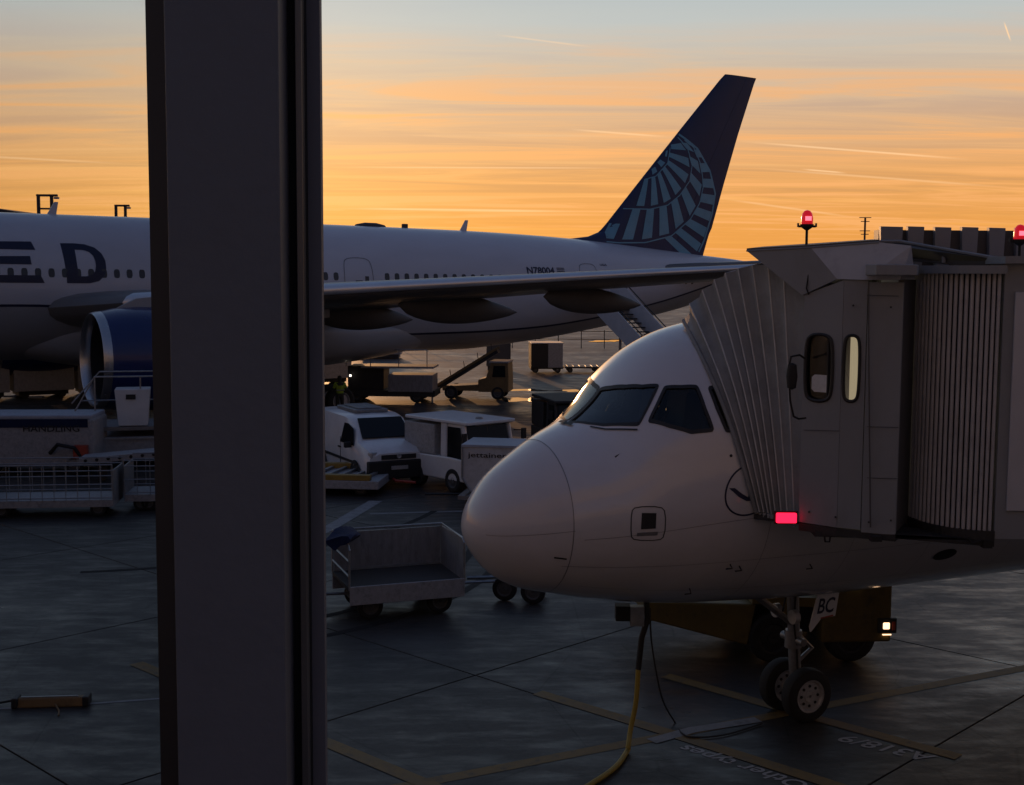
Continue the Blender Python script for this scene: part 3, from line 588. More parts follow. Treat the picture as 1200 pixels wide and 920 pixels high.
# cabin windows, one mesh shared by all
wm = MB(); pr = [(.125*math.copysign(abs(math.cos(t))**.6, math.cos(t)), 0, .19*math.copysign(abs(math.sin(t))**.7, math.sin(t))) for t in np.linspace(0, TAU, 20, endpoint=False)]
wm.prism(pr, (0, .03, 0)); w0 = wm.build('cabin_window', M['cabin'], jet, True); nw = 0
for k in range(92):
    s = 8.3+k*.533
    if any(abs(s-d) < 1.15 for d in (16.8, 35.05, 48.7)) or 26.2 < s < 27.2: continue
    z = 6.19; p = jz(s, z, .006)
    o = w0 if nw == 0 else w0.copy()
    if nw: col.objects.link(o)
    nw += 1; a = ja(s, z); o.location = p; yaw = math.atan2(float(jW(s+.5)-jW(s-.5)), 1.0)
    o.rotation_euler = (-(math.pi/2+a)*.95, 0, yaw)
def jdoor(s0, s1, z0, z1):
    P = chaikin([(s0, z0), (s0, z1), (s1, z1), (s1, z0)], 3); n = len(P); c = ((s0+s1)/2, (z0+z1)/2); Q = [(c[0]+(s-c[0])*.955, c[1]+(z-c[1])*.97) for s, z in P]
    o = MB().add([jz(s, z, .01) for s, z in P]+[jz(s, z, .01) for s, z in Q], [(k, (k+1) % n, n+(k+1) % n, n+k) for k in range(n)]).build('door_outline', M['steel'], jet)
    MB().add([jz(c[0]+dx, z0+1.0+dz, .012) for dx, dz in ((-.18, 0), (.18, 0), (.18, .16), (-.18, .16))], [(0, 1, 2, 3)]).build('door_handle', M['darksteel'], o)
    MB().add([jz(c[0]+.42+dx, z0+1.2+dz, .012) for dx, dz in ((-.1, -.16), (.1, -.16), (.1, .16), (-.1, .16))], [(0, 1, 2, 3)]).build('door_window', M['cabin'], o)
jdoor(34.30, 35.82, 4.85, 7.09); jdoor(48.05, 49.3, 4.95, 7.04); jdoor(16.1, 17.5, 4.85, 7.09)
# big navy title letters
def ringpoly(name, O, I):
    n = len(O); vs = []; fs = []
    for k in range(n):
        a, b2 = np.array(O[k]), np.array(I[k])
        for q in np.linspace(0, 1, 4): p = a+(b2-a)*q; vs.append(jz(p[0], p[1], .012))
    for k in range(n):
        k2 = (k+1) % n
        fs += [(k*4+i, k*4+i+1, k2*4+i+1, k2*4+i) for i in range(3)]
    MB().add(vs, fs).build(name, M['letter'], jet)
O = [(21.57,7.42),(21.61,7.0),(21.65,6.5),(21.68,6.1),(21.69,5.77),(22.2,5.77),(22.6,5.77),(23.0,5.87),(23.24,6.1),(23.33,6.4),(23.32,6.75),(23.2,7.03),(22.95,7.27),(22.55,7.4),(22.1,7.43)]
I = [(22.12,7.16),(22.13,6.9),(22.14,6.6),(22.16,6.3),(22.17,6.07),(22.35,6.06),(22.5,6.06),(22.72,6.12),(22.86,6.28),(22.91,6.5),(22.90,6.72),(22.84,6.92),(22.7,7.07),(22.5,7.15),(22.3,7.16)]
ringpoly('title_letter', O, I)
def strips(name, quads):
    b = MB()
    for (s0, z0, s1, z1, s2, z2, s3, z3) in quads:
        vs = []
        for q in np.linspace(0, 1, 5):
            vs += [jz(s0+(s3-s0)*q, z0+(z3-z0)*q, .012), jz(s1+(s2-s1)*q, z1+(z2-z1)*q, .012)]
        b.add(vs, [(2*i, 2*i+1, 2*i+3, 2*i+2) for i in range(4)])
    b.build(name, M['letter'], jet)
strips('title_letter', [(18.2,5.77,18.75,5.77,18.63,7.43,18.08,7.43), (18.75,7.12,20.54,7.12,20.42,7.46,18.65,7.43), (18.75,6.52,20.33,6.52,20.30,6.86,18.7,6.83), (18.76,5.77,20.80,5.77,20.66,6.08,18.74,6.08)])
strips('title_letter', [(15.6,7.1,17.7,7.1,17.65,7.43,15.5,7.43), (16.35,5.77,16.95,5.77,16.9,7.1,16.3,7.1)])
text('registration', 'N78004', M['letter'], jet, lambda x, y: jz(44.64+x, 6.44+y, .012), 1.75, .36, bold=.03)
fg = MB()
for k in range(4): fg.add([jz(46.56+dx, 6.48+k*.085+dz, .012) for dx, dz in ((0, 0), (.5, 0), (.5, .045), (0, .045))], [(0, 1, 2, 3)])
fg.build('flag', M['letter'], jet)
text('small_lettering', 'USA', M['letter'], jet, lambda x, y: jz(49.62+x, 6.92+y, .012), .5, .12)
# wing (port and starboard), slats, flap-track fairings
AF = [(1, .0, -.0), (.9, .014, -.006), (.75, .03, -.018), (.6, .043, -.032), (.45, .052, -.045), (.3, .056, -.054), (.18, .052, -.053), (.09, .042, -.044), (.04, .030, -.032), (.015, .019, -.020), (0, 0, 0)]
def wing(sec, sg, m, name, slat=None):
    """sec: (t, leading-edge s, chord, z, thickness scale)"""
    body, sl_ = [], []
    for t, s0, c, z, k in sec:
        U_ = [(x, u) for x, u, l in AF]; Lw = [(x, l) for x, u, l in reversed(AF[:-1])]
        full = [Vector((s0+x*c, sg*t, z+h_*c*k-x*c*.035)) for x, h_ in U_+Lw]
        body.append(full)
        if slat and t > 5.5: sl_.append([Vector((s0-.012*c+x*c*1.02, sg*t, z+h_*c*k*1.12-x*c*.035)) for x, h_ in U_+Lw if x < .045 and (h_ >= 0 or x < .02)])
    o = MB().loft(body).build(name, m, jet, True, ang=50)
    if slat: MB().loft(sl_, False, False, False).build('leading_edge_slat', slat, o, True, ang=60)
    return o
def le(t): return 21.0+(t-3.1)*.78
def wz(t): return 4.75+(t-3)*.092 if t < 12 else 5.56+(t-12)*.076
ws = [(t, le(t), c, wz(t), k) for t, c, k in ((2.4, 13.6, 1.15), (6, 11.0, 1.1), (10, 8.6, 1.05), (15, 6.9, 1), (20, 5.35, 1), (25, 3.9, .95), (29.5, 2.6, .9), (30.4, 1.6, .8))]
wing(ws, -1, M['wing'], 'wing', M['slat']); wing(ws, 1, M['wing'], 'wing')
tp = [(1.2, 54.2, 7.0, 6.85, .9), (6, 58.0, 4.6, 7.2, .9), (10.6, 61.4, 2.6, 7.55, .85)]
wing(tp, -1, M['wing'], 'tailplane', M['slat']); wing(tp, 1, M['wing'], 'tailplane')
for t, s0, ln, rz_ in ((13.0, 31.9, 5.6, .62), (18.6, 35.0, 4.6, .5), (24.2, 38.6, 3.8, .42), (7.6, 30.5, 5.0, .6)):
    z0 = wz(t)-.2; rg = []
    for q in np.linspace(0, 1, 15):
        k = (math.sin(math.pi*min(1, max(0, q**.75))))**.75+.02
        rg.append([Vector((s0+q*ln, -t+.27*k*math.cos(a), z0-.35-.32*q+rz_*k*math.sin(a))) for a in np.linspace(0, TAU, 16, endpoint=False)])
    MB().loft(rg).build('flap_track_fairing', M['pod'], jet, True, ang=60)
# engine
def engine(sg):
    eo = (20.95, sg*9.6, 2.98)
    c = MB().lathe([(.30, 1.80), (.8, 1.90), (1.6, 1.97), (2.6, 1.97), (3.6, 1.88), (4.6, 1.70), (5.0, 1.62), (4.9, 1.5), (3.5, 1.5)], eo, 'x', 48).build('engine_cowling', M['nacelle'], jet, True, ang=60)
    MB().lathe([(.38, 1.60), (.18, 1.62), (.03, 1.67), (0, 1.715), (.05, 1.76), (.16, 1.79), (.31, 1.81)], eo, 'x', 48).build('inlet_lip', M['chrome'], c, True, ang=80)
    MB().lathe([(.37, 1.60), (1.0, 1.585), (1.6, 1.57)], eo, 'x', 48).build('inlet_duct', M['darksteel'], c, True)
    MB().lathe([(.95, .01), (1.05, .16), (1.3, .34), (1.55, .46)], eo, 'x', 24).build('spinner', M['black'], c, True)
    f = MB()
    for k in range(22):
        a = k*TAU/22; f.add([(eo[0]+1.5+dx, eo[1]+r_*math.cos(a+da), eo[2]+r_*math.sin(a+da)) for dx, r_, da in ((-.1, .42, 0), (-.05, 1.0, .06), (-.12, 1.56, -.02), (.12, 1.56, .16), (.15, 1.0, .22), (.12, .42, .3))], [(0, 1, 4, 5), (1, 2, 3, 4)])
    f.build('fan_blades', M['darksteel'], c)
    MB().lathe([(1.62, .02), (1.62, 1.58)], eo, 'x', 32).build('fan_backing', M['black'], c)
    MB().lathe([(4.2, 1.1), (5.3, .95), (6.2, .7), (6.25, .5), (7.0, .1)], eo, 'x', 32).build('exhaust_core', M['steel'], c, True)
    z = eo[2]; y = eo[1]
    MB().loft([[Vector((s, y-w/2, z0)), Vector((s, y+w/2, z0)), Vector((s, y+w/2, z1)), Vector((s, y-w/2, z1))] for s, w, z0, z1 in ((21.9, .08, 4.85, 4.9), (22.6, .3, 4.6, 5.25), (25, .5, 4.4, 5.5), (28, .5, 4.3, 5.35), (30.5, .2, 4.5, 5.1))]).build('pylon', M['belly'], jet, True)
engine(-1); engine(1)
# fin, rudder and the globe
F = [(7.7, 50.5, 59.05), (8.6, 51.0, 59.35), (9.0, 51.5, 59.5), (9.32, 51.83, 59.68), (12, 54.33, 60.56), (15, 57.15, 61.6), (18.0, 60.0, 62.75), (18.38, 60.42, 62.93)]
FZ = np.array([q[0] for q in F]); FL = np.array([q[1] for q in F]); FT = np.array([q[2] for q in F])
def fy(s, z):
    l_, t_ = np.interp(z, FZ, FL), np.interp(z, FZ, FT); x = min(1, max(0, (s-l_)/(t_-l_))); return .0001+(t_-l_)*.40*(.2969*x**.5-.126*x-.3516*x*x+.2843*x**3-.1036*x**4)
def finpart(name, x0, x1, m):
    rg = []
    for z, l_, t_ in F:
        xs = x0+(x1-x0)*(.5-.5*np.cos(np.linspace(0, math.pi, 14))); P = [l_+(t_-l_)*x for x in xs]
        rg.append([Vector((s, -fy(s, z), z)) for s in P]+[Vector((s, fy(s, z), z)) for s in reversed(P)])
    return MB().loft(rg).build(name, m, jet, True, ang=50)
fin = finpart('tail_fin', 0, .70, M['navy']); finpart('rudder', .703, 1, M['navy'])
MB().loft([[Vector((s, w*math.sin(a), 8.35-.04*(s-47.8)+h_*math.cos(a))) for a in np.linspace(-1.57, 1.57, 9)] for s, w, h_ in ((48.2, .05, .06), (49.5, .22, .16), (50.6, .34, .34), (51.6, .4, .75))], False).build('fin_fillet', M['navy'], jet, True)
def res(P, n):
    P = np.array(P); d = np.concatenate([[0], np.cumsum(np.hypot(*np.diff(P, axis=0).T))]); q = np.linspace(0, d[-1], n); return np.stack([np.interp(q, d, P[:, 0]), np.interp(q, d, P[:, 1])], 1)
C1 = [(56.25,14.2),(56.15,13.78),(55.93,12.95),(55.13,12.21),(54.5,12.02),(53.9,11.98)]
C2 = [(56.6,14.5),(57.4,13.8),(57.77,12.93),(57.62,12.03),(56.9,11.2),(56.0,10.6),(54.7,10.32),(52.4,10.28)]
C3 = [(56.8,14.58),(57.9,13.85),(58.45,12.97),(58.74,11.83),(58.5,10.8),(57.8,9.85),(56.36,8.85),(54.39,8.42),(52.48,8.36),(51.0,8.45)]
C4 = [(56.9,14.62),(58.26,13.86),(59.32,12.64),(59.84,11.36),(59.65,10.18),(59.08,8.6),(58.67,7.9)]
C0 = [(55.6,13.5),(55.2,13.3),(54.9,13.05),(54.6,12.75)]
def on(s, z): return Vector((s, -(fy(s, z)+.014), z))
def okz(s, z): return s > np.interp(z, FZ, FL)+.10 and z > float(jT(s))-.35 and s < np.interp(z, FZ, FT)-.03
def zone(A, B, n, w=.52, f0=0.04, f1=1.0):
    A, B = res(A, 200), res(B, 200)
    for i in range(n):
        u0, u1 = f0+(f1-f0)*(i+.5-w/2)/n, f0+(f1-f0)*(i+.5+w/2)/n; b = MB(); K = 10
        for k in range(K):
            q0, q1 = .05+.90*k/K, .05+.90*(k+1)/K
            def pt(u, q): j = min(199, int(u*199)); p = A[j]+(B[j]-A[j])*q; return p
            P = [pt(u0, q0), pt(u1, q0), pt(u1, q1), pt(u0, q1)]
            if all(okz(*p) for p in P): b.add([on(*p) for p in P], [(0, 1, 2, 3)])
        if b.f: b.build('globe_bar', M['globe'], fin)
zone(C0, C1, 4, .5, .1, .98); zone(C1, C2, 8, .56); zone(C2, C3, 9, .56); zone(C3[:7]+[(55.6, 8.6)], C4+[(57.5, 7.3)], 9, .58)
for CC, hw in ((C4, .06), (C3, .035), (C2, .03), (C1, .025)):
    P4 = res(CC, 90); b = MB(); vs = []
    for i, p in enumerate(P4):
        t = P4[min(89, i+1)]-P4[max(0, i-1)]; t = t/np.hypot(*t); n = np.array([-t[1], t[0]])*hw; sh = np.array([-t[1], t[0]])*(.09 if CC is not C4 else 0); vs += [on(*(p+n+sh)), on(*(p-n+sh))]
    fs = [(2*i, 2*i+1, 2*i+3, 2*i+2) for i in range(89) if okz(*P4[i]) and okz(*P4[i+1])]
    if fs: b.add(vs, fs).build('globe_rim', M['globe'], fin)
# roof aerials
b = MB(); b.lathe([(-.9, .02), (-.75, .28), (-.3, .42), (.3, .42), (.75, .28), (.95, .02)], (0, 0, 0), 'x', 20)
o = b.build('antenna_fairing', M['building'], jet, True); o.location = (37.15, 0, 8.62); o.scale = (1, 1, .62)
box('beacon', M['building'], jet, (39.1, 0, 8.78), (.3, .2, .22), bevel=.04)
for s, z in ((42.6, 8.62), (21.9, 8.68)):
    MB().prism([(s-.28, -.03, z), (s+.12, -.03, z), (s+.22, -.03, z+.58), (s+.06, -.03, z+.58)], (0, .06, 0)).build('blade_aerial', M['fus7'], jet)
box('radome_hump', M['building'], jet, (27.5, 0, 8.76), (1.0, .5, .15), bevel=.06)
# landing gear
for y in (-5.5, 5.5):
    MB().cyl((31.2, y, .7), (30.8, y*.93, 4.2), .2).build('main_gear_leg', M['galv'], jet, True)
    for dx in (-1.45, 0, 1.45):
        for dy in (-.55, .55): wheel(jet, (31.2+dx, y+dy, .67), .67, .45, M['tyre'], M['rim'])
MB().cyl((6.2, 0, .6), (6.0, 0, 3.2), .13).build('nose_gear_leg', M['galv'], jet, True)
for dy in (-.3, .3): wheel(jet, (6.2, dy, .5), .5, .3, M['tyre'], M['rim'])
# ------------------------------------------------------------ jet bridge
L0 = Vector((5.2, 14.7, 0)); jb = empty('jet_bridge', L0, 0, 'grey jet bridge cab with pleated canopy pressed against the aircraft', 'jet bridge')
def jbb(b, name, m, parent=None, **k):
    o = b.build(name, m, parent or jb, **k)
    if parent is None: o.location = -L0
    return o
def wx(u, Y): return at(u, 460, Y).x
def pl(u, Y): return Vector((wx(u, Y), Y, 0))
P1, P2, P3, P4 = pl(940, 14.66), pl(985, 14.34), pl(1013, 14.22), pl(1055, 14.05)
ZB = 3.36
def wallprism(b, a, c, z0, z1, z2, th=.06):
    """upright panel between plan points a and c: bottom z0, top z1 at a and z2 at c"""
    d = (c-a).normalized(); n = Vector((-d.y, d.x, 0))*th
    V = lambda p, z: Vector((p.x, p.y, z))
    return b.prism([V(a, z0), V(c, z0), V(c, z2), V(a, z1)], n)
def wall_open(name, a, c, z0, z1, z2, u0, u1, w0, w1, m):
    """panel with a rounded opening, 6 cm deep"""
    d = c-a; n = Vector((-d.y, d.x, 0)).normalized()*.06; bm = bmesh.new()
    out = [bm.verts.new(Vector((a.x+d.x*u, a.y+d.y*u, z))) for u, z in ((0, z0), (1, z0), (1, z2), (0, z1))]; inn = [bm.verts.new(p) for p in oblong(a, c, u0, u1, w0, w1, 3)]
    eds = [bm.edges.new((L_[i], L_[(i+1) % len(L_)])) for L_ in (out, inn) for i in range(len(L_))]
    bmesh.ops.triangle_fill(bm, use_beauty=True, edges=eds)
    bm.verts.index_update(); b = MB(); vs = [v.co.copy() for v in bm.verts]; fs = [tuple(v.index for v in f.verts) for f in bm.faces]; bm.free()
    k = len(vs); m4 = k-4
    b.add(vs+[v+n for v in vs], fs+[tuple(i+k for i in reversed(f)) for f in fs]+[(i, (i+1) % 4, k+(i+1) % 4, k+i) for i in range(4)]+[(4+i, 4+(i+1) % m4, k+4+(i+1) % m4, k+4+i) for i in range(m4)])
    return jbb(b, name, m)
def oblong(a, c, u0, u1, w0, w1, k, off=0.0):
    """rounded loop on an upright panel, pushed out by off"""
    d = c-a; n = Vector((d.y, -d.x, 0)).normalized(); Q = chaikin([(u0, w0), (u0, w1), (u1, w1), (u1, w0)], k, .16)
    return [Vector((a.x+d.x*u, a.y+d.y*u, w))+n*off for u, w in Q]
za, zb = at(958, 470, 14.5).z, at(958, 392, 14.5).z
wall_open('cab_wall', P1, P2, ZB, 6.02, 6.19, .07, .78, za, zb, M['jb'])
wall_open('cab_wall', P2+Vector((.004, 0, 0)), P3, ZB, 6.19, 6.19, .10, .76, za+.02, zb, M['jb'])
jbb(wallprism(MB(), P3+Vector((.006, -.012, 0)), P4, ZB-.03, 6.17, 6.17), 'cab_wall', M['jb'], bevel=.008)
fr1 = jbb(MB().tube(oblong(P1, P2, .07, .78, za, zb, 3, .004), .022, 6, True), 'door_window_frame', M['seal'])
o = jbb(MB().add(oblong(P1, P2, .07, .78, za, zb, 3, -.03), [tuple(range(32))]), 'door_window', M['cabglass'])
nn = oblong(P1, P2, .22, .68, za+.10, za+.30, 1, -.022); jbb(MB().add(nn, [tuple(range(len(nn)))]), 'notice', M['paper'])
jbb(MB().tube(oblong(P2, P3, .10, .76, za+.02, zb, 3, .004), .02, 6, True), 'side_window_frame', M['seal'])
o = jbb(MB().add(oblong(P2, P3, .10, .76, za+.02, zb, 3, -.03), [tuple(range(32))]), 'side_window', M['cabglass'])
# room behind the windows: dark side, cream wall glowing in place of room light
jbb(MB().box((wx(995.5, 15.2)+.25, 15.2, 4.8), (.5, .04, 2.7)), 'cab_inner_wall', M['cream'])
jbb(MB().box((3.55, 14.9, 4.8), (.05, .9, 2.7), rz=.2), 'cab_partition', M['seal'])
jbb(MB().box((4.1, 14.75, 5.05), (.02, .35, .04)).box((4.1, 14.75, 4.78), (.06, .1, .1)), 'cab_handrail', M['white'])
jbb(MB().box((3.75, 15.4, 4.8), (.5, .04, 2.7)), 'cab_back_panel', M['seal'])
jbb(MB().prism([Vector((p.x, p.y, ZB-.1)) for p in (P1, P2, P3, P4, pl(1075, 14.9), pl(960, 15.4))], (0, 0, .09)), 'cab_floor', M['darksteel'])
# dark recess and curved slat curtain
jbb(wallprism(MB(), P4+Vector((.01, .03, 0)), pl(1069, 14.75), ZB, 6.2, 6.2), 'recess_panel', M['jbdark'])
Ac, Bc = pl(1068, 14.85), pl(1169, 13.92)
def arc(t, out=0):
    p = Vector((Bc.x-(Bc.x-Ac.x)*math.cos(t), Ac.y-(Ac.y-Bc.y)*math.sin(t), 0)); n = Vector((-math.cos(t)*(Ac.y-Bc.y), -math.sin(t)*(Bc.x-Ac.x), 0)).normalized()
    return p+n*out
NS = 19
for k in range(NS):
    t0, t1 = (k+.12)/NS*math.pi/2, (k+.86)/NS*math.pi/2; tm = (t0+t1)/2; V = lambda p, z: Vector((p.x, p.y, z))
    ring = [arc(t0, 0), arc(t0+(t1-t0)*.2, .016), arc(tm, .022), arc(t1-(t1-t0)*.2, .016), arc(t1, 0), arc(tm, -.02)]
    jbb(MB().prism([V(p, 3.42) for p in ring], (0, 0, 2.86)), 'curtain_slat', M['slatm'], smooth=True, ang=50)
cb = [arc(q, -.035) for q in np.linspace(0, math.pi/2, 14)]
jbb(MB().add([Vector((p.x, p.y, z)) for z in (3.3, 6.3) for p in cb], [(i, i+1, 15+i, 14+i) for i in range(13)]), 'curtain_backing', M['black'])
for z0, z1, m_, out, nm in ((6.27, 6.36, 'jb', .10, 'curtain_top_rail'), (3.28, 3.42, 'darksteel', .05, 'curtain_bottom_rail')):
    rg = [arc(q, out) for q in np.linspace(-.05, math.pi/2+.02, 14)]; rb = [arc(q, -.2) for q in np.linspace(math.pi/2+.02, -.05, 14)]
    jbb(MB().prism([Vector((p.x, p.y, z0)) for p in rg+rb], (0, 0, z1-z0)), nm, M[m_])
# tunnel running off to the right
jbb(MB().box((Bc.x+.02+3.5, 14.72, 4.87), (7.0, 1.64, 3.1)), 'tunnel', M['jb'], bevel=.01)
jbb(MB().prism([(Bc.x-.02, 13.80, 6.38), (Bc.x+7, 13.80, 6.5), (Bc.x+7, 13.80, 6.56), (Bc.x-.02, 13.80, 6.46)], (0, 1.8, 0)), 'tunnel_roof', M['jb'])
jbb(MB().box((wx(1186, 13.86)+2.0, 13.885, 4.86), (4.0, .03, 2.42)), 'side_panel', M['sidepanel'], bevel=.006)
jbb(MB().box((9.6, 14.7, 1.65), (.5, .9, 3.3)).box((9.6, 14.7, .12), (1.6, 1.8, .24)), 'support_column', M['jb'])
# roof
A_, B2, C_, F_ = at(875, 294, 15.25), at(950, 290, 14.95), at(981, 327, 14.34), at(940, 346, 14.66)
def onplane(u, v, p, q, r):
    n = (q-p).cross(r-p); d = ray(u, v); return EYE+d*(n.dot(p-EYE)/n.dot(d))
W1_, W2_ = P1+Vector((-.012, -.02, 0)), P2+Vector((-.012, -.02, 0)); W3_ = W1_+Vector((0, 0, 3))
A_, B2, C_, F_ = [onplane(u, v, W1_, W2_, W3_) for u, v in ((875, 294), (950, 290), (981, 327), (940, 346))]
D_, D2 = at(1013, 328, 14.2), at(1055, 328, 14.05); E_, E2 = at(1030, 284, 15.5), at(1068, 288, 15.3)
jbb(MB().add([A_, B2, C_, F_, A_+Vector((.05, .04, 0)), B2+Vector((.05, .04, -.02)), C_+Vector((.05, .04, 0)), F_+Vector((.05, .04, 0))], [(0, 1, 2), (0, 2, 3), (4, 6, 5), (4, 7, 6), (0, 4, 5, 1), (3, 2, 6, 7), (0, 3, 7, 4)]), 'roof_fascia', M['jb'])
E_ = onplane(1030, 284, B2, C_, D_); E2 = onplane(1068, 288, B2, C_, D_)
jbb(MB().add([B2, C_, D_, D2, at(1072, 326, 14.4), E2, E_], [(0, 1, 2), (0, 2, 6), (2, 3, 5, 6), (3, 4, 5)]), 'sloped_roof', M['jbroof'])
jbb(MB().prism([A_, B2, E_, Vector((4.6, 16.3, 6.68)), Vector((3.2, 16.3, 6.58))], (0, 0, .03)), 'roof_plate', M['jbdark'])
jbb(MB().tube([A_, B2, E_], .012, 6), 'roof_edge', M['jb'])
jbb(MB().prism([at(1018, 284, 15.45), at(1056, 284, 15.3), at(1182, 306, 14.15), at(1182, 316, 14.15), at(1056, 305, 15.3), at(1010, 300, 15.45)], (.05, .12, 0)), 'parapet', M['jbdark'])
jbb(MB().tube([at(1018, 283, 15.42), at(1056, 283, 15.27), at(1182, 305, 14.12)], .02, 6), 'parapet_rail', M['jb'])
for u, v0, v1, Y in ((1034, 284, 301, 15.36), (1106, 294, 308, 14.8)): jbb(MB().cyl(at(u, v0, Y), at(u, v1, Y), .025, n=8), 'parapet_post', M['jb'])
q = [pl(1010, 14.1), pl(1022, 13.82), pl(1045, 13.74), pl(1070, 13.86), pl(1072, 14.5), pl(1012, 14.4)]
jbb(MB().prism([Vector((p.x, p.y, 6.245)) for p in q], (0, 0, .12)), 'awning', M['jb'], bevel=.01)
# corrugated upper tunnel behind
jbb(MB().box((8.4, 15.62, 6.38), (7.9, .2, .84)), 'corrugated_backing', M['jbdark'])
for k in range(24):
    x = 4.45+k*.328; tp_ = 6.84+.004*(k % 2)-.002*k
    w_ = .135 if k == 0 else .10
    b = MB().prism([(x, 15.52, tp_), (x+2*w_, 15.52, tp_-.005), (x+2*w_-.03, 15.52, 5.96), (x+.03, 15.52, 5.96)], (0, -.09, 0))
    jbb(b, 'corrugation_rib', M['jb'], bevel=.006)
    if k % 1 == 0: jbb(MB().prism([(x+2*w_+.02+.03*i, 15.56, 6.775+.022*math.sin(math.pi*i/3)-.002*k) for i in range(4)]+[(x+2*w_+.11, 15.56, 6.6), (x+2*w_+.02, 15.56, 6.6)], (0, .1, 0)), 'corrugation_web', M['jbdark'])
# pleated canopy: hoops fan out from the aircraft skin to the cab frame
ax_dir = Vector((math.cos(.4348), math.sin(.4348), 0))
def skin_depth(u, v):
    """depth at which a sight line first meets the nearer aircraft, or far"""
    ca, sa = math.cos(.4348), math.sin(.4348)
    for Y in np.arange(13.5, 18.5, .02):
        p = at(u, v, Y); dx, dy = p.x+.5735, p.y-15.4265; s = dx*ca+dy*sa; y = -dx*sa+dy*ca
        if s < 0: continue
        q = math.sqrt(s); m_ = float(fM(q)); h_ = (float(fT(q))-m_) if p.z > m_ else (m_-float(fB(q)))
        if (y/float(fW(q)))**2+((p.z-m_)/h_)**2 < 1: return Y
    return 99
tops = [(801, 376, 16.55), (808, 356, 16.35), (823, 340, 16.15), (837, 328, 15.95), (850, 320, 15.78), (865, 315, 15.62), (882, 311, 15.45), (900, 310, 15.25), (918, 311, 15.05), (944, 314, 14.80)]
bots = [(886, 600, 15.22), (890, 600, 15.18), (895, 600, 15.13), (900, 601, 15.09), (904, 602, 15.04), (909, 604, 14.99), (916, 606, 14.93), (923, 608, 14.86), (931, 611, 14.79), (944, 613, 14.68)]
hoops = []; dcap = [99]*9
for i, (t, q) in enumerate(zip(tops, bots)):
    T, B_ = at(*t), at(*q); leg = []
    for kk, k in enumerate(np.linspace(0, 1, 9)):
        u = t[0]+(q[0]-t[0])*k; v = t[1]+(q[1]-t[1])*k; bow = math.sin(math.pi*k)*(14-1.7*i)
        uu_, vv_ = u+bow*.45, v-bow*.55
        dcap[kk] = min(t[2]+(q[2]-t[2])*k, skin_depth(uu_, vv_)-.05, dcap[kk]-.02)
        leg.append(at(uu_, vv_, dcap[kk]))
    top = [T+ax_dir*x+Vector((0, 0, .18*math.sin(math.pi*min(1, x/3)))) for x in (.12, .7, 1.5, 2.3, 2.9)]
    rt = [T+ax_dir*3.05+(B_-T)*k for k in (.05, .5, 1)]
    hoops.append(list(reversed(leg))+top+rt)
for i in range(len(hoops)-1):
    h0, h1 = hoops[i], hoops[i+1]; n = len(h0); ins = ax_dir*(.055 if i < 6 else .03)
    mid = [(a+b_)/2+(ins if k < 9 else Vector((0, 0, -.06)) if k < 14 else -ins) for k, (a, b_) in enumerate(zip(h0, h1))]
    q1 = [(a*.55+m_*.45)-ins*.1 for a, m_ in zip(h0, mid)]; q2 = [(a*.55+m_*.45)-ins*.1 for a, m_ in zip(h1, mid)]
    pc = jbb(MB().loft([h0, q1, mid, q2, h1], False, False, False), 'canopy_pleat', M['canopy'], smooth=True, ang=70)
    jbb(MB().tube(h0, .0095 if i else .03, 6), 'pleat_edge', M['canopyedge' if i else 'canopy'], pc, smooth=True)
b = MB()
for i in range(9): p = at(*bots[i])+Vector((0, 0, -.03)); b.box((p.x, p.y-.02, p.z), (.03, .05, .05))
jbb(b, 'canopy_bumper', M['rim'])
jbb(MB().box(at(912, 606, 14.98)+Vector((.03, .05, -.03)), (.62, .1, .06), rz=-.55), 'canopy_sill', M['darksteel'])
lm = jbb(MB().box(at(921.5, 607, 14.62), (.235, .06, .115)), 'warning_lamp', M['redlamp'], bevel=.012)
jbb(MB().box(at(921.5, 607, 14.62)+Vector((0, .035, 0)), (.275, .03, .15)), 'lamp_housing', M['black'], lm)
# mirror arm by the door window
jbb(MB().tube([at(943, 420, 14.55), at(937, 416, 14.3), at(927, 418, 14.2), at(924, 432, 14.2), at(926, 470, 14.2), at(930, 488, 14.25), at(936, 491, 14.4), at(944, 490, 14.55)], .012, 7), 'mirror_arm', M['black'], smooth=True)
jbb(MB().lathe([(-.15, .01), (-.13, .05), (0, .065), (.13, .05), (.15, .01)], at(928, 441, 14.2), 'z', 14), 'mirror', M['black'], smooth=True)
# underside
jbb(MB().prism([at(955, 622, 14.5), at(1058, 627, 14.0), at(1165, 633, 13.88), at(1165, 641, 13.88), at(1058, 632, 14.0), at(955, 629, 14.5)], (.02, .5, 0)), 'underframe', M['darksteel'])
jbb(MB().tube([at(966, 628, 14.4), at(967, 635, 14.4), at(972, 635, 14.4), at(973, 628, 14.4)], .012, 6), 'tow_hook', M['black'])
jbb(MB().box(at(1026, 631, 14.1), (.12, .1, .06)), 'sensor_box', M['black']); jbb(MB().box(at(1156, 637, 13.9), (.1, .1, .09)), 'sensor_box', M['black'])
jbb(MB().tube([at(1134, 630, 13.9), at(1140, 637, 13.88), at(1150, 633, 13.88)], .012, 6), 'cable_loop', M['black'])
jbb(MB().tube([at(946, 300, 14.8), at(948, 318, 14.62), at(945, 338, 14.6), at(948, 345, 14.6)], .009, 6), 'conduit', M['black'])
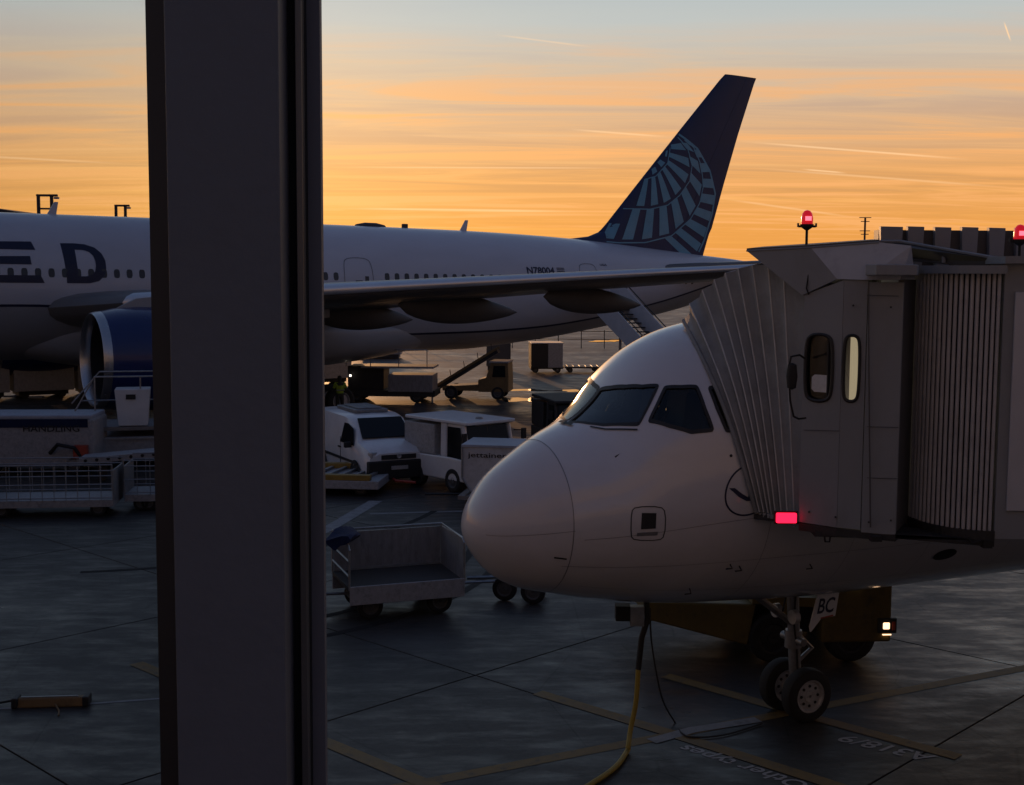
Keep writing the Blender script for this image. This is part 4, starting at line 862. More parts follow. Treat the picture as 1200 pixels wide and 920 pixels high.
def beacon(u, v, Y, label, s=1.0):
    p = at(u, v, Y); r = .075*s
    t = empty('beacon_lamp', p, 0, label, 'beacon', 'red beacons on the bridge roof')
    MB().cyl((0, 0, 0), (0, 0, .21*s), .016*s, n=8).build('mast', M['black'], t)
    MB().lathe([(.19*s, .02*s), (.23*s, .075*s), (.26*s, .08*s)], (0, 0, 0), 'z', 16, True).box((0, 0, .235*s), (.2*s, .04*s, .025*s)).build('mount', M['black'], t)
    d = MB().lathe([(.26*s, .068*s), (.33*s, .07*s), (.38*s, .06*s), (.415*s, .035*s), (.425*s, .005)], (0, 0, 0), 'z', 18).build('dome', M['reddome'], t, True)
    MB().box((0, -.068*s, .325*s), (.07*s, .012, .05*s)).build('bulb', M['redcore'], d)
    for a in (-.105, .105): MB().box((a*s, 0, .25*s), (.02*s, .03*s, .045*s)).build('clip', M['black'], t)
beacon(945, 289, 14.95, 'red beacon on a thin mast above the bridge cab')
beacon(1194, 308, 14.2, 'red beacon in front of the corrugated tunnel wall', 1.0)

# cable run, joints and bolts on the cab
jbb(MB().tube([at(1018, 330, 14.14), at(1018, 400, 14.13), at(1019, 520, 14.13), at(1020, 618, 14.13)], .008, 6), 'cable_run', M['jbdark'])
for v in (346, 500, 560): jbb(MB().tube([at(1016, v, 14.185), at(1053, v+1, 14.03)], .004, 5), 'panel_joint', M['jbdark'])
for v in (505,): jbb(MB().tube([at(942, v-1, 14.62), at(984, v, 14.32)], .004, 5), 'panel_joint', M['jbdark'])
for u, v, Y in ((1000, 358, 14.26), (1044, 360, 14.06), (1044, 610, 14.06), (1018, 612, 14.17), (948, 600, 14.58), (979, 606, 14.36)): jbb(MB().cyl(at(u, v, Y), at(u, v, Y-.03), .012, n=8), 'bolt', M['darksteel'])
# ------------------------------------------------------------ ground vehicles and equipment
GG = 'ground equipment on the apron'
# white panel van
def van():
    t = empty('van', (-4.42, 39.0, 0), R(-63), 'white panel van with a grey roof vent, parked nose out', 'van')
    # stations along x: rear -2.2 ... front 2.2 ; (x, halfwidth low, half waist, half top, z low, z waist, z top)
    S = [(-2.18, .80, .84, .70, .32, 1.02, 1.72), (-2.05, .86, .89, .75, .26, 1.02, 1.80), (-1.0, .87, .90, .77, .24, 1.02, 1.83), (0.2, .87, .90, .77, .24, 1.02, 1.82), (.62, .87, .90, .74, .24, 1.02, 1.76), (.95, .87, .90, .70, .24, 1.03, 1.60), (1.32, .87, .89, .77, .24, 1.02, 1.24), (1.60, .86, .87, .78, .24, .98, 1.17), (1.98, .83, .84, .72, .26, .90, 1.07), (2.13, .76, .78, .62, .30, .82, .95)]
    rg = []
    for x, a, b_, c, z0, z1, z2 in S:
        half = [(0, z0), (a, z0), (a+.02, (z0+z1)/2), (b_, z1), ((b_+c*2)/3, (z1+z2*2)/3), (c, z2-.07), (c-.1, z2-.015), (0, z2)]
        rg.append([Vector((x, y, z)) for y, z in half]+[Vector((x, -y, z)) for y, z in reversed(half[1:-1])])
    body = MB().loft(rg).build('body', M['white'], t, True, ang=40)
    MB().prism([(1.34, -.70, 1.25), (1.34, .70, 1.25), (.74, .62, 1.735), (.74, -.62, 1.735)], (.02, 0, .028)).build('windscreen', M['glass'], t, bevel=.02)
    for sg in (-1, 1):
        MB().prism([(1.24, sg*.895, 1.07), (.98, sg*.80, 1.5), (.55, sg*.79, 1.60), (.30, sg*.80, 1.60), (.25, sg*.91, 1.07)], (0, sg*.012, 0)).build('side_window', M['glass'], t)
        for xw in (-1.35, 1.35):
            wheel(t, (xw, sg*.80, .31), .31, .2, M['tyre'], M['vrim']); MB().lathe([(0, .39), (0, .30)], (xw, sg*.905, .31), 'y', 24).build('wheel_arch', M['black'], t)
        MB().box((2.02, sg*.62, .90), (.16, .34, .17), rz=-sg*.3).build('headlamp', M['rim'], t, bevel=.03)
        MB().box((1.05, sg*1.0, 1.08), (.1, .2, .16)).build('door_mirror', M['black'], t, bevel=.03)
        MB().box((-.2, sg*.905, .62), (3.4, .02, .07)).build('rubbing_strip', M['black'], t)
        MB().box((.15, sg*.91, .92), (.2, .03, .04)).build('door_handle', M['black'], t)
        MB().box((.2, sg*.898, .75), (.012, .014, .9)).build('door_gap', M['seal'], t)
    MB().box((2.12, 0, .84), (.08, .95, .12)).build('grille', M['seal'], t); MB().box((2.05, 0, .50), (.30, 1.66, .50)).build('bumper', M['black'], t, bevel=.04)
    MB().lathe([(0, .01), (.012, .06), (0, .065)], (2.165, 0, .86), 'x', 18).build('front_badge', M['rim'], t)
    MB().box((2.21, 0, .56), (.01, .46, .1)).build('number_plate', M['rim'], t)
    MB().box((-.55, 0, 1.87), (1.5, .95, .10)).box((-.5, 0, 1.94), (1.2, .7, .05)).build('roof_unit', M['steel'], t, bevel=.03)
    for k in range(3): MB().box((-1.95, -.88, 1.15+k*.2), (.16, .02, .09), rz=.1).build('side_vent', M['seal'], t)
    t.scale = (1.14, 1.14, 1.1)
van_o = van()
# compact tow tractor with a glazed cab
def tractor(loc, rz, label, m='white', L_=3.0):
    t = empty('tow_tractor', loc, rz, label, 'tractor', 'tow tractors')
    hl = L_/2
    MB().prism([(-hl, -.92, .35), (hl-.2, -.92, .35), (hl, -.92, .55), (hl, -.92, .98), (hl-.85, -.92, 1.02), (-hl, -.92, .98)], (0, 1.84, 0)).build('chassis', M[m], t, bevel=.04)
    MB().box((-hl+.72, 0, 1.45), (1.44, 1.8, .9)).build('rear_body', M['whited' if m == 'white' else m], t, bevel=.03)
    MB().prism([(hl-1.35, -.86, 1.0), (hl-.1, -.86, 1.0), (hl-.31, -.84, 2.0), (hl-1.35, -.84, 2.0)], (0, 1.7, 0)).build('cab', M[m], t, bevel=.05)
    MB().box((0, 0, 2.04), (L_-.1, 1.84, .1)).build('roof', M[m], t, bevel=.03)
    MB().lathe([(0, .12), (.05, .1), (.06, .01)], (.9, 0, 2.09), 'z', 14).build('roof_lamp', M['steel'], t)
    for sg in (-1, 1):
        for a, b_, z0, z1 in ((hl-.06, hl-.28, 1.0, 2.0), (hl-1.05, hl-1.05, 1.0, 2.0)):
            MB().tube([(a, sg*.86, z0), (b_, sg*.84, z1)], .05, 6).build('cab_pillar', M[m], t)
        MB().prism([(hl-.24, sg*.875, .95), (hl-.98, sg*.875, .95), (hl-.98, sg*.865, 1.9), (hl-.42, sg*.865, 1.9)], (0, sg*.012, 0)).build('side_window', M['glass'], t)
        MB().tube([(hl-.1, sg*.9, 1.75), (hl+.08, sg*1.12, 1.75), (hl+.08, sg*1.12, 1.45)], .02, 6).box((hl+.08, sg*1.13, 1.65), (.06, .16, .3)).build('wing_mirror', M['black'], t)
        MB().box((hl, sg*.65, .78), (.05, .26, .16)).build('headlamp', M['rim'], t)
        for xw in (-hl+.6, hl-.7): wheel(t, (xw, sg*.82, .36), .36, .24, M['tyre'], M['vrim'])
    MB().prism([(hl-.07, -.78, 1.06), (hl-.07, .78, 1.06), (hl-.28, .74, 1.94), (hl-.28, -.74, 1.94)], (.015, 0, .005)).build('windscreen', M['glass'], t)
    MB().tube([(hl-.1, 0, 1.06), (hl-.27, .0, 1.94)], .018, 6).build('wiper', M['seal'], t)
    MB().box((hl+.06, 0, .55), (.12, 1.7, .2)).build('bumper', M['black'], t, bevel=.03)
    for sg in (-1, 1): MB().box((hl-.2, sg*.7, 2.02), (.2, .3, .1)).build('work_lamp', M['blue'], t, bevel=.02)
    return t
tractor((-1.55, 37.2, 0), R(-48), 'white tow tractor with glazed cab behind the sloped freight container')
tractor((1.95, 43.5, 0), R(-75), 'dark cabbed tow tractor half hidden behind the aircraft nose', 'darksteel')
# lower-deck freight container with the jettainer name, on a dolly
def uld(loc, rz, label, name_on):
    t = empty('freight_container', loc, rz, label, 'container', 'freight containers')
    P = [(-.78, 0, 0), (.95, 0, 0), (.95, 0, 1.3), (-1.1, 0, 1.3), (-1.1, 0, .45)]
    MB().prism([(x, -.75, z+.42) for x, y, z in P], (0, 1.5, 0)).build('container_body', M['uld'], t, bevel=.02)
    MB().prism([(-1.12, -.78, 1.70), (.97, -.78, 1.70), (.97, -.78, 1.76), (-1.12, -.78, 1.76)], (0, 1.56, 0)).build('top_frame', M['jbroof'], t)
    for a, b_ in (((-1.1, -.77, .87), (-1.1, -.77, 1.7)), ((.95, -.77, .42), (.95, -.77, 1.7)), ((-.78, -.77, .42), (-1.1, -.77, .87))): MB().tube([a, b_], .03, 6).build('edge_rail', M['galv'], t)
    if name_on:
        text('container_name', 'jettainer', M['seal'], t, lambda x, y: Vector((-.95+x, -.758, 1.38+y)), 1.05, .17)
        MB().prism([(.2, -.756, 1.22), (.62, -.756, 1.22), (.62, -.756, 1.62), (.2, -.756, 1.62)], (0, -.002, 0)).build('red_panel', M['redpaint'], t)
    return t
def dolly(loc, rz, label, L_=2.4, W_=1.7, m='steel'):
    t = empty('container_dolly', loc, rz, label, 'dolly', 'container dollies')
    MB().box((0, 0, .34), (L_, W_, .1)).build('deck_frame', M[m], t)
    for k in range(6): MB().cyl((-L_/2+.2+k*(L_-.4)/5, -W_/2+.08, .40), (-L_/2+.2+k*(L_-.4)/5, W_/2-.08, .40), .025, n=8).build('roller', M['galv'], t)
    for sx in (-1, 1):
        for sy in (-1, 1): wheel(t, (sx*(L_/2-.35), sy*(W_/2-.12), .17), .17, .1, M['tyre'], M['vrim'])
    MB().tube([(-L_/2, 0, .3), (-L_/2-1.1, 0, .25)], .035, 6).build('drawbar', M['darksteel'], t)
    return t
uld((-.1, 33.9, 0), R(-10), 'white freight container with black name lettering beside the tow tractor', True)
dolly((-.1, 33.9, 0), R(-10), 'steel dolly under the named white freight container')
# wide pallet dolly with yellow rails
t = empty('pallet_dolly', (-5.35, 36.6, 0), R(-6), 'low pallet dolly with yellow side rails in front of the van', 'dolly')
MB().box((0, 0, .33), (3.5, 2.5, .24)).build('frame', M['whited'], t, bevel=.02)
for y in (-1.1, 1.1): MB().box((-.1, y, .53), (3.2, .26, .16)).build('side_rail', M['yellow'], t, bevel=.015)
for k in range(8): MB().box((-1.45+k*.41, 0, .50), (.09, 1.9, .06), rz=-.12).build('roller', M['galv'], t)
MB().tube([(1.75, .5, .3), (2.0, 0, .28), (2.6, -.1, .26)], .04, 6).build('drawbar', M['redpaint'], t)
for sx in (-1, 1):
    for sy in (-1, 1): wheel(t, (sx*1.2, sy*1.0, .2), .2, .14, M['tyre'], M['vrim'])
# open baggage carts
def cart(loc, rz, label, tarp=False):
    t = empty('baggage_cart', loc, rz, label, 'cart', 'open baggage carts')
    L_, W_ = 2.15, 1.45; x0, y0 = L_/2, W_/2
    MB().box((0, 0, .60), (L_, W_, .06)).build('deck', M['wood'], t)
    MB().box((0, -y0-.02, .50), (L_, .04, .34)).build('side_skirt', M['whited'], t, bevel=.008); MB().box((0, y0+.02, .46), (L_, .04, .34)).build('side_skirt', M['whited'], t)
    MB().box((0, y0, 1.0), (L_-.06, .03, .74)).build('back_panel', M['alu'], t)
    MB().box((x0, 0, 1.0), (.03, W_-.06, .76)).build('end_panel', M['alu'], t)
    for z in (.85, 1.12): MB().tube([(-x0, -y0, z), (-x0, y0, z)], .02, 6).build('end_rail', M['galv'], t)
    for pts in ([(-x0, -y0, .6), (-x0, -y0, 1.33), (-x0, -y0+.08, 1.40), (-x0, y0, 1.42), (x0, y0, 1.42), (x0, -y0+.08, 1.40), (x0, -y0, 1.33), (x0, -y0, .6)],): MB().tube(pts, .022, 8).build('hoop_rail', M['galv'], t, True)
    for sx in (-1, 1): MB().tube([(sx*x0, y0, .6), (sx*x0, y0, 1.42)], .02, 6).build('corner_post', M['galv'], t)
    MB().box((0, -y0+.03, .635), (L_-.05, .05, .03)).build('deck_edge', M['galv'], t); MB().box((0, y0-.03, .66), (L_-.1, .03, .05)).build('deck_edge', M['galv'], t)
    for sx in (-1, 1):
        for sy in (-1, 1): wheel(t, (sx*(x0-.42), sy*(y0-.2), .24), .24, .13, M['tyre'], M['vrim'])
    MB().box((0, 0, .33), (L_-.3, .5, .1)).build('underframe', M['darksteel'], t)
    MB().tube([(x0, 0, .4), (x0+.6, 0, .38), (x0+1.05, 0, .36)], .03, 6).build('drawbar', M['galv'], t)
    return t
cart((-2.12, 23.25, 0), R(20), 'scuffed open baggage cart with empty deck coupled to a wheeled tow dolly')
cart((-4.95, 22.25, 0), R(20), 'open baggage cart with a blue tarpaulin over its end rail')
b = MB(); rg = []
for i in range(9):
    q = i/8; rg.append([Vector((-3.10+.34*math.cos(a)*(.6+.4*math.sin(3*q+a)), 22.2+1.25*q, 1.46+.11*math.sin(a)*(1+.5*math.sin(7*q+2*a))+.05*math.sin(5*q))) for a in np.linspace(0, TAU, 14, endpoint=False)])
tag(b.loft(rg).build('folded_tarpaulin', M['blue'], None, True, ang=50), 'crumpled dark blue tarpaulin folded over the end of a baggage cart', 'tarpaulin')
t = empty('tow_dolly', (.10, 24.15, 0), R(-12), 'small two wheeled tow dolly under the white aircraft nose', 'dolly')
MB().tube([(-.95, -.1, .35), (.1, 0, .42), (.5, 0, .42)], .04, 6).build('drawbar', M['galv'], t); MB().box((.1, 0, .46), (.75, .5, .08)).box((-.1, 0, .56), (.3, .24, .1)).build('frame', M['yellow'], t, bevel=.02)
for x, y in ((-.16, -.3), (.42, -.42), (.3, .4)): wheel(t, (x, y, .24), .24, .12, M['tyre'], M['vrim'])
MB().tube([(-.4, -.1, .7), (-.1, -.1, .58), (.2, -.1, .6)], .03, 6).build('latch_lever', M['darksteel'], t)
# pushback tug under the nearer aircraft
t = empty('pushback_tug', (4.3, 21.0, 0), R(4), 'yellow pushback tug with a lit headlamp under the aircraft belly', 'tug')
MB().prism([(-2.2, -1.0, .75), (-.55, -1.0, .30), (-.42, -1.0, .98), (-2.2, -1.0, 1.05)], (0, 2.0, 0)).build('front_deck', M['tug'], t, bevel=.03)
MB().prism([(.65, -1.05, .34), (1.8, -1.05, .34), (1.8, -1.05, 1.35), (.65, -1.05, 1.35)], (0, 2.1, 0)).build('rear_body', M['tug'], t, bevel=.04)
MB().box((.1, 0, .75), (1.3, 1.2, .7)).build('centre_frame', M['darksteel'], t)
MB().prism([(-.5, -1.05, 1.0), (.7, -1.05, .92), (.7, -1.05, 1.08), (-.5, -1.05, 1.12)], (0, 2.1, 0)).build('cross_beam', M['tug'], t)
MB().prism([(.1, -1.02, .5), (.25, -1.02, .5), (.05, -1.02, 1.02), (-.12, -1.02, 1.02)], (0, .1, 0)).build('side_strut', M['tug'], t)
for sy in (-1, 1):
    for x in (-.12, 1.15): wheel(t, (x, sy*.88, .42), .42, .3, M['tyre'], M['darksteel'])
for y in (-1.06, 1.06):
    hh = MB().box((1.72, y, .62), (.3, .06, .24)).build('headlamp_housing', M['black'], t)
    MB().box((1.70, y*1.03, .62), (.11, .03, .11)).build('headlamp', M['head'], hh, bevel=.02)
    MB().box((1.82, y*1.03, .62), (.05, .02, .14)).build('indicator', M['redpaint'], hh)
MB().box((1.72, -1.07, .47), (.14, .02, .015)).build('marker_lamp', M['head'], t)
MB().tube([(1.4, -.6, 1.38), (2.5, -.7, 1.46)], .07, 8).build('boom', M['black'], t)
lamp2 = MB().box((1.2, -1.06, 1.30), (.16, .03, .03)).build('top_lamp', M['smalllamp'], t)
# ground power cable and hose hanging from the belly
b0 = ac.matrix_world if False else None
bel = Vector((-.5735, 15.4265, 0))+Vector((math.cos(.4348)*2.62, math.sin(.4348)*2.62, 1.93))
t = empty('service_hose', (bel.x, bel.y, 0), 0, 'yellow service hose hanging from the aircraft belly to the ground', 'hose')
V = lambda p: Vector(p)-Vector((bel.x, bel.y, 0))
MB().tube([V(bel), V(bel+Vector((.02, -.03, -.25))), V(bel+Vector((-.06, -.06, -.5))), V(bel+Vector((-.10, -.08, -.92)))], .04, 8).build('connector', M['black'], t, True)
e_ = bel+Vector((-.10, -.08, -.9))
hp = [e_, e_+Vector((-.03, -.05, -.45)), e_+Vector((-.10, -.10, -.80)), Vector((1.55, 16.1, .09)), gr(735, 880, .04), gr(722, 898, .04), gr(700, 914, .04), gr(670, 930, .04), gr(600, 950, .04)]
def spline(P, k=8):
    out = []
    for i in range(len(P)-1):
        p0, p1, p2, p3 = P[max(i-1, 0)], P[i], P[i+1], P[min(i+2, len(P)-1)]
        for j in range(k):
            q = j/k; out.append(.5*((2*p1)+(p2-p0)*q+(2*p0-5*p1+4*p2-p3)*q*q+(3*p1-p0-3*p2+p3)*q**3))
    return out+[P[-1]]
MB().tube([V(p) for p in spline(hp)], .034, 8).build('hose', M['hose'], t, True)
cp = [bel+Vector((.05, 0, -.1)), bel+Vector((.08, -.05, -.6)), bel+Vector((.22, -.05, -1.3)), gr(790, 845, .03), gr(800, 860, .02), gr(815, 864, .02), gr(850, 861, .02), gr(893, 848, .02)]
tag(MB().tube(spline(cp), .012, 6).build('black_cable', M['black']), 'thin black cable dropping beside the yellow hose', 'cable')
box('receptacle', M['galv'], t, (-.12, 0, 1.72), (.18, .14, .26)); box('junction_block', M['black'], t, (-.30, .1, 1.74), (.2, .2, .2))
# yellow bar lying on the apron
t = empty('tow_bar', (-6.65, 17.8, 0), R(6), 'yellow wheel chock bar lying alone on the dark apron', 'chock')
MB().prism([(-.5, -.1, .0), (-.5, .1, 0), (-.5, .06, .13), (-.5, -.06, .13)], (1.05, 0, 0)).build('bar', M['ochre'], t, bevel=.02)
for x in (-.47, .52): MB().box((x, 0, .075), (.09, .24, .15)).build('end_cap', M['darksteel'], t, bevel=.02)
MB().box((.0, -.02, .135), (.8, .03, .02)).build('grip_rail', M['galv'], t)
MB().tube([(-.45, 0, .1), (-.75, .0, .05), (-.95, -.12, .02), (-1.3, -.1, .02)], .018, 6).build('rope', M['black'], t); MB().tube([(.1, -.1, .05), (.2, -.3, .02), (.24, -.5, .02)], .012, 6).build('handle_cord', M['ochre'], t)
# stair truck at the rear door of the farther aircraft
th = .5727; nv = Vector((math.sin(th), -math.cos(th), 0)); dv = Vector((math.cos(th), math.sin(th), 0))
p0 = Vector((-38.393, 43.45, 0))+dv*48.9+nv*3.15
t = empty('mobile_stairs', p0, math.atan2(nv.y, nv.x), 'white mobile passenger stairs rising to the rear aircraft door', 'stairs')
HZ = 4.7
MB().box((.7, 0, HZ-.08), (1.5, 2.1, .12)).build('platform', M['steel'], t)
for sy in (-1, 1):
    MB().prism([(1.35, sy*.95, HZ-.35), (8.2, sy*.95, .25), (8.2, sy*.95, 1.25), (1.35, sy*.95, HZ+.95), (.05, sy*.95, HZ+.95), (.05, sy*.95, HZ-.1)], (0, sy*.05, 0)).build('side_panel', M['white'], t)
    MB().tube([(.05, sy*.98, HZ+1.1), (1.4, sy*.98, HZ+1.1), (8.2, sy*.98, 1.4)], .03, 6).build('handrail', M['darksteel'], t)
    MB().tube([(.1, sy*.98, HZ-.1), (.1, sy*.98, HZ+1.1)], .03, 6).build('rail_post', M['darksteel'], t)
    MB().tube([(1.4, sy*.98, HZ-.1), (1.4, sy*.98, HZ+1.1)], .03, 6).build('rail_post', M['darksteel'], t)
    MB().tube([(3.2, sy*.8, .5), (3.2, sy*.8, 3.3)], .07, 6).build('support_leg', M['steel'], t)
for k in range(20):
    q = (k+.5)/20; MB().box((1.4+6.7*q, 0, HZ-.1-(HZ-.4)*q), (.32, 1.85, .05)).build('step', M['darksteel'], t)
MB().box((4.8, 0, .6), (5.6, 1.9, .35)).build('chassis', M['white'], t, bevel=.03)
for x in (3, 6.8):
    for sy in (-1, 1): wheel(t, (x, sy*.9, .4), .4, .26, M['tyre'], M['vrim'])
# person in a high-visibility vest
def skinned(name, pts, edges, m, parent, root=0, sub=2):
    me = bpy.data.meshes.new(name); bm = bmesh.new(); ly = bm.verts.layers.skin.verify(); vv = []
    for i, (p, r_) in enumerate(pts):
        v = bm.verts.new(p); v[ly].radius = (r_, r_) if not isinstance(r_, tuple) else r_; v[ly].use_root = i == root; vv.append(v)
    for a, c in edges: bm.edges.new((vv[a], vv[c]))
    bm.to_mesh(me); bm.free(); me.materials.append(m); o = obj_of(name, me, parent)
    o.modifiers.new('skin', 'SKIN').use_smooth_shade = True; s_ = o.modifiers.new('sub', 'SUBSURF'); s_.levels = s_.render_levels = sub
    return o
pt_ = [((0, 0, .98), (.15, .11)), ((0, 0, 1.2), (.15, .105)), ((0, 0, 1.42), (.16, .10)), ((0, 0, 1.53), .06), ((0, .01, 1.60), (.075, .085)), ((0, .01, 1.72), (.072, .085)),
       ((-.2, 0, 1.44), .06), ((-.27, .02, 1.18), .05), ((-.24, .12, .97), .038), ((-.23, .17, .9), (.03, .045)), ((.2, 0, 1.44), .06), ((.28, .02, 1.18), .05), ((.25, .14, .98), .038), ((.24, .19, .91), (.03, .045)),
       ((-.1, 0, .88), .1), ((-.11, .02, .5), .068), ((-.11, -.02, .1), .045), ((-.11, .1, .04), .04), ((.1, 0, .88), .1), ((.12, .02, .5), .068), ((.13, -.02, .1), .045), ((.13, .1, .04), .04)]
ed_ = [(0, 1), (1, 2), (2, 3), (3, 4), (4, 5), (2, 6), (6, 7), (7, 8), (8, 9), (2, 10), (10, 11), (11, 12), (12, 13), (0, 14), (14, 15), (15, 16), (16, 17), (0, 18), (18, 19), (19, 20), (20, 21)]
t = empty('person', (-7.62, 55.8, 0), R(25), 'person in a yellow-green safety vest and dark trousers standing behind the van', 'person')
skinned('body', pt_, ed_, M['trouser'], t)
skinned('vest', [((0, 0, 1.0), (.2, .15)), ((0, 0, 1.2), (.185, .14)), ((0, 0, 1.44), (.19, .13)), ((-.2, 0, 1.45), .085), ((-.27, .01, 1.22), .07), ((.2, 0, 1.45), .085), ((.28, .01, 1.22), .07)], [(0, 1), (1, 2), (2, 3), (3, 4), (2, 5), (5, 6)], M['hivis'], t, 1)
MB().box((0, 0, 1.16), (.40, .31, .05)).build('reflective_band', M['galv'], t, bevel=.02)
MB().lathe([(1.62, .095), (1.70, .10), (1.78, .075), (1.81, .01)], (0, .01, 0), 'z', 16).build('cap', M['black'], t, True)
# belt loader and freight loader under the farther aircraft
t = empty('belt_loader', (-1.7, 64.6, 0), R(-8), 'rusty yellow belt loader with its conveyor raised under the fuselage', 'belt loader')
MB().prism([(-1.75, -.8, .42), (.1, -.8, .42), (.1, -.8, .75), (-1.75, -.8, .62)], (0, 1.6, 0)).build('chassis', M['ochre'], t, bevel=.03)
MB().prism([(.1, -.85, .38), (1.65, -.85, .38), (1.65, -.85, 1.15), (1.62, -.85, 1.85), (.75, -.85, 1.85), (.5, -.85, 1.1), (.1, -.85, 1.0)], (0, 1.7, 0)).build('cab', M['ochre'], t, bevel=.04)
MB().prism([(.82, -.86, 1.15), (1.5, -.86, 1.15), (1.48, -.86, 1.72), (.9, -.86, 1.72)], (0, -.01, 0)).build('side_window', M['glass'], t); MB().box((1.15, 0, 1.90), (1.0, 1.75, .09)).build('cab_roof', M['whited'], t, bevel=.02)
cb_ = MB().box((-.55, -.4, 1.45), (3.8, .75, .2), ry=R(-32)).build('conveyor', M['darksteel'], t)
for dy in (-.82, .02): MB().box((-.55, dy, 1.6), (3.8, .05, .12), ry=R(-32)).build('conveyor_rail', M['ochre'], t)
for k in range(5): MB().tube([(-2.0+k*.7, -.82, .72+k*.44), (-2.05+k*.7, -.82, 1.05+k*.44)], .02, 5).build('rail_post', M['darksteel'], t)
for x in (-1.3, 1.1):
    for sy in (-1, 1): wheel(t, (x, sy*.75, .34), .34, .22, M['tyre'], M['vrim'])
t = empty('freight_loader', (-6.0, 63.0, 0), R(-4), 'dark freight loader with a steel side box under the fuselage', 'loader')
MB().box((0, 0, .45), (4.6, 2.2, .3)).build('chassis', M['darksteel'], t); MB().box((1.1, -.2, .95), (2.2, 1.9, .85)).build('side_box', M['alu'], t, bevel=.03)
MB().box((-1.2, .2, 1.15), (1.8, 1.7, 1.2)).build('engine_housing', M['darksteel'], t, bevel=.03); MB().box((.4, .1, 1.72), (3.6, 2.0, .10)).build('deck', M['whited'], t)
for x in (-2.1, -.9, .5, 1.9): MB().tube([(x, -.95, 1.75), (x, -.95, 2.6)], .025, 5).build('rail_post', M['galv'], t)
MB().tube([(-2.1, -.95, 2.6), (1.9, -.95, 2.6)], .025, 5).build('guard_rail', M['galv'], t)
MB().tube([(2.15, -.9, .5), (2.15, -.9, 0)], .05, 6).build('stabiliser', M['galv'], t)
for x in (-1.6, 1.4):
    for sy in (-1, 1): wheel(t, (x, sy*.95, .36), .36, .24, M['tyre'], M['vrim'])
MB().box((-1.9, -.98, 1.3), (.1, .03, .1)).build('work_lamp', M['smalllamp'], t)
# far freight boxes and dollies
t = empty('freight_trailer', (2.15, 82.6, 0), R(4), 'tall grey box trailer standing alone on the far apron', 'trailer')
MB().box((-.45, 0, 1.1), (1.1, 2.0, 1.5)).build('dark_bay', M['seal'], t); MB().box((.58, 0, 1.12), (.95, 2.04, 1.55)).build('box_body', M['whited'], t, bevel=.02)
MB().box((.05, 0, .32), (2.1, 1.7, .14)).build('frame', M['darksteel'], t); MB().box((.05, 0, 1.93), (2.1, 2.06, .06)).build('roof', M['white'], t)
for x in (-.7, .75):
    for sy in (-1, 1): wheel(t, (x, sy*.8, .2), .2, .12, M['tyre'], M['vrim'])
dolly((4.6, 82.8, 0), R(2), 'empty dolly coupled beside the tall grey box trailer', 2.4, 1.6, 'darksteel'); dolly((7.4, 82.9, 0), R(2), 'second empty dolly from the tall grey box trailer', 2.4, 1.6, 'darksteel')
def farbox(x, y, label, c, d):
    o = empty('freight_box', (x, y, 0), 0, label, 'container', 'distant freight containers')
    MB().box((0, 0, d[2]/2+.3), d).build('box_body', M[c], o, bevel=.03); MB().box((0, 0, d[2]+.33), (d[0]*1.02, d[1]*1.02, .06)).build('roof', M['whited'], o); MB().box((0, 0, .17), (d[0]*.9, d[1]*.9, .3)).build('base', M['darksteel'], o)
farbox(-.9, 84, 'dark box beside the tall grey trailer', 'jbdark', (1.6, 1.6, 1.6)); farbox(-10.0, 96, 'pale box standing far behind the freight loader', 'whited', (3.2, 1.8, 1.5))
farbox(-16.2, 92, 'low dark red box far behind the person in the vest', 'redpaint', (2.6, 1.6, 1.0))
far0 = None  # container row added to stop low sun passing under the far aircraft
for k in range(9):
    p = Vector((-38.393, 43.45, 0))+Vector((math.cos(.5727), math.sin(.5727), 0))*(14+k*3.1)+Vector((-math.sin(.5727), math.cos(.5727), 0))*9.5
    if far0 is None:
        far0 = empty('sun_blocker_container', p, .5727, 'grey container in a row added beyond the far aircraft to block low sun', 'container', 'sun-blocking containers added beyond the far aircraft')
        MB().box((0, 0, 1.68), (2.9, 1.9, 2.65)).build('box_body', M['whited'], far0, bevel=.03); MB().box((0, 0, .25), (2.4, 1.5, .2)).build('dolly_deck', M['darksteel'], far0)
        for sx in (-1, 1): MB().cyl((sx*.9, -.8, .18), (sx*.9, .8, .18), .18).build('axle_wheel', M['tyre'], far0)
    else:
        o = copy_tree(far0); o.location = p
# far fence seen under the fuselage
t = empty('perimeter_fence', (-4, 110, 0), 0, 'thin post and rail fence far under the fuselage', 'fence')
for k in range(15): MB().cyl((-14+k*2, 0, 0), (-14+k*2, 0, 1.6), .04, n=6).build('post', M['darksteel'], t)
for z in (.8, 1.5): MB().box((0, 0, z), (28, .05, .06)).build('rail', M['ochre'], t)
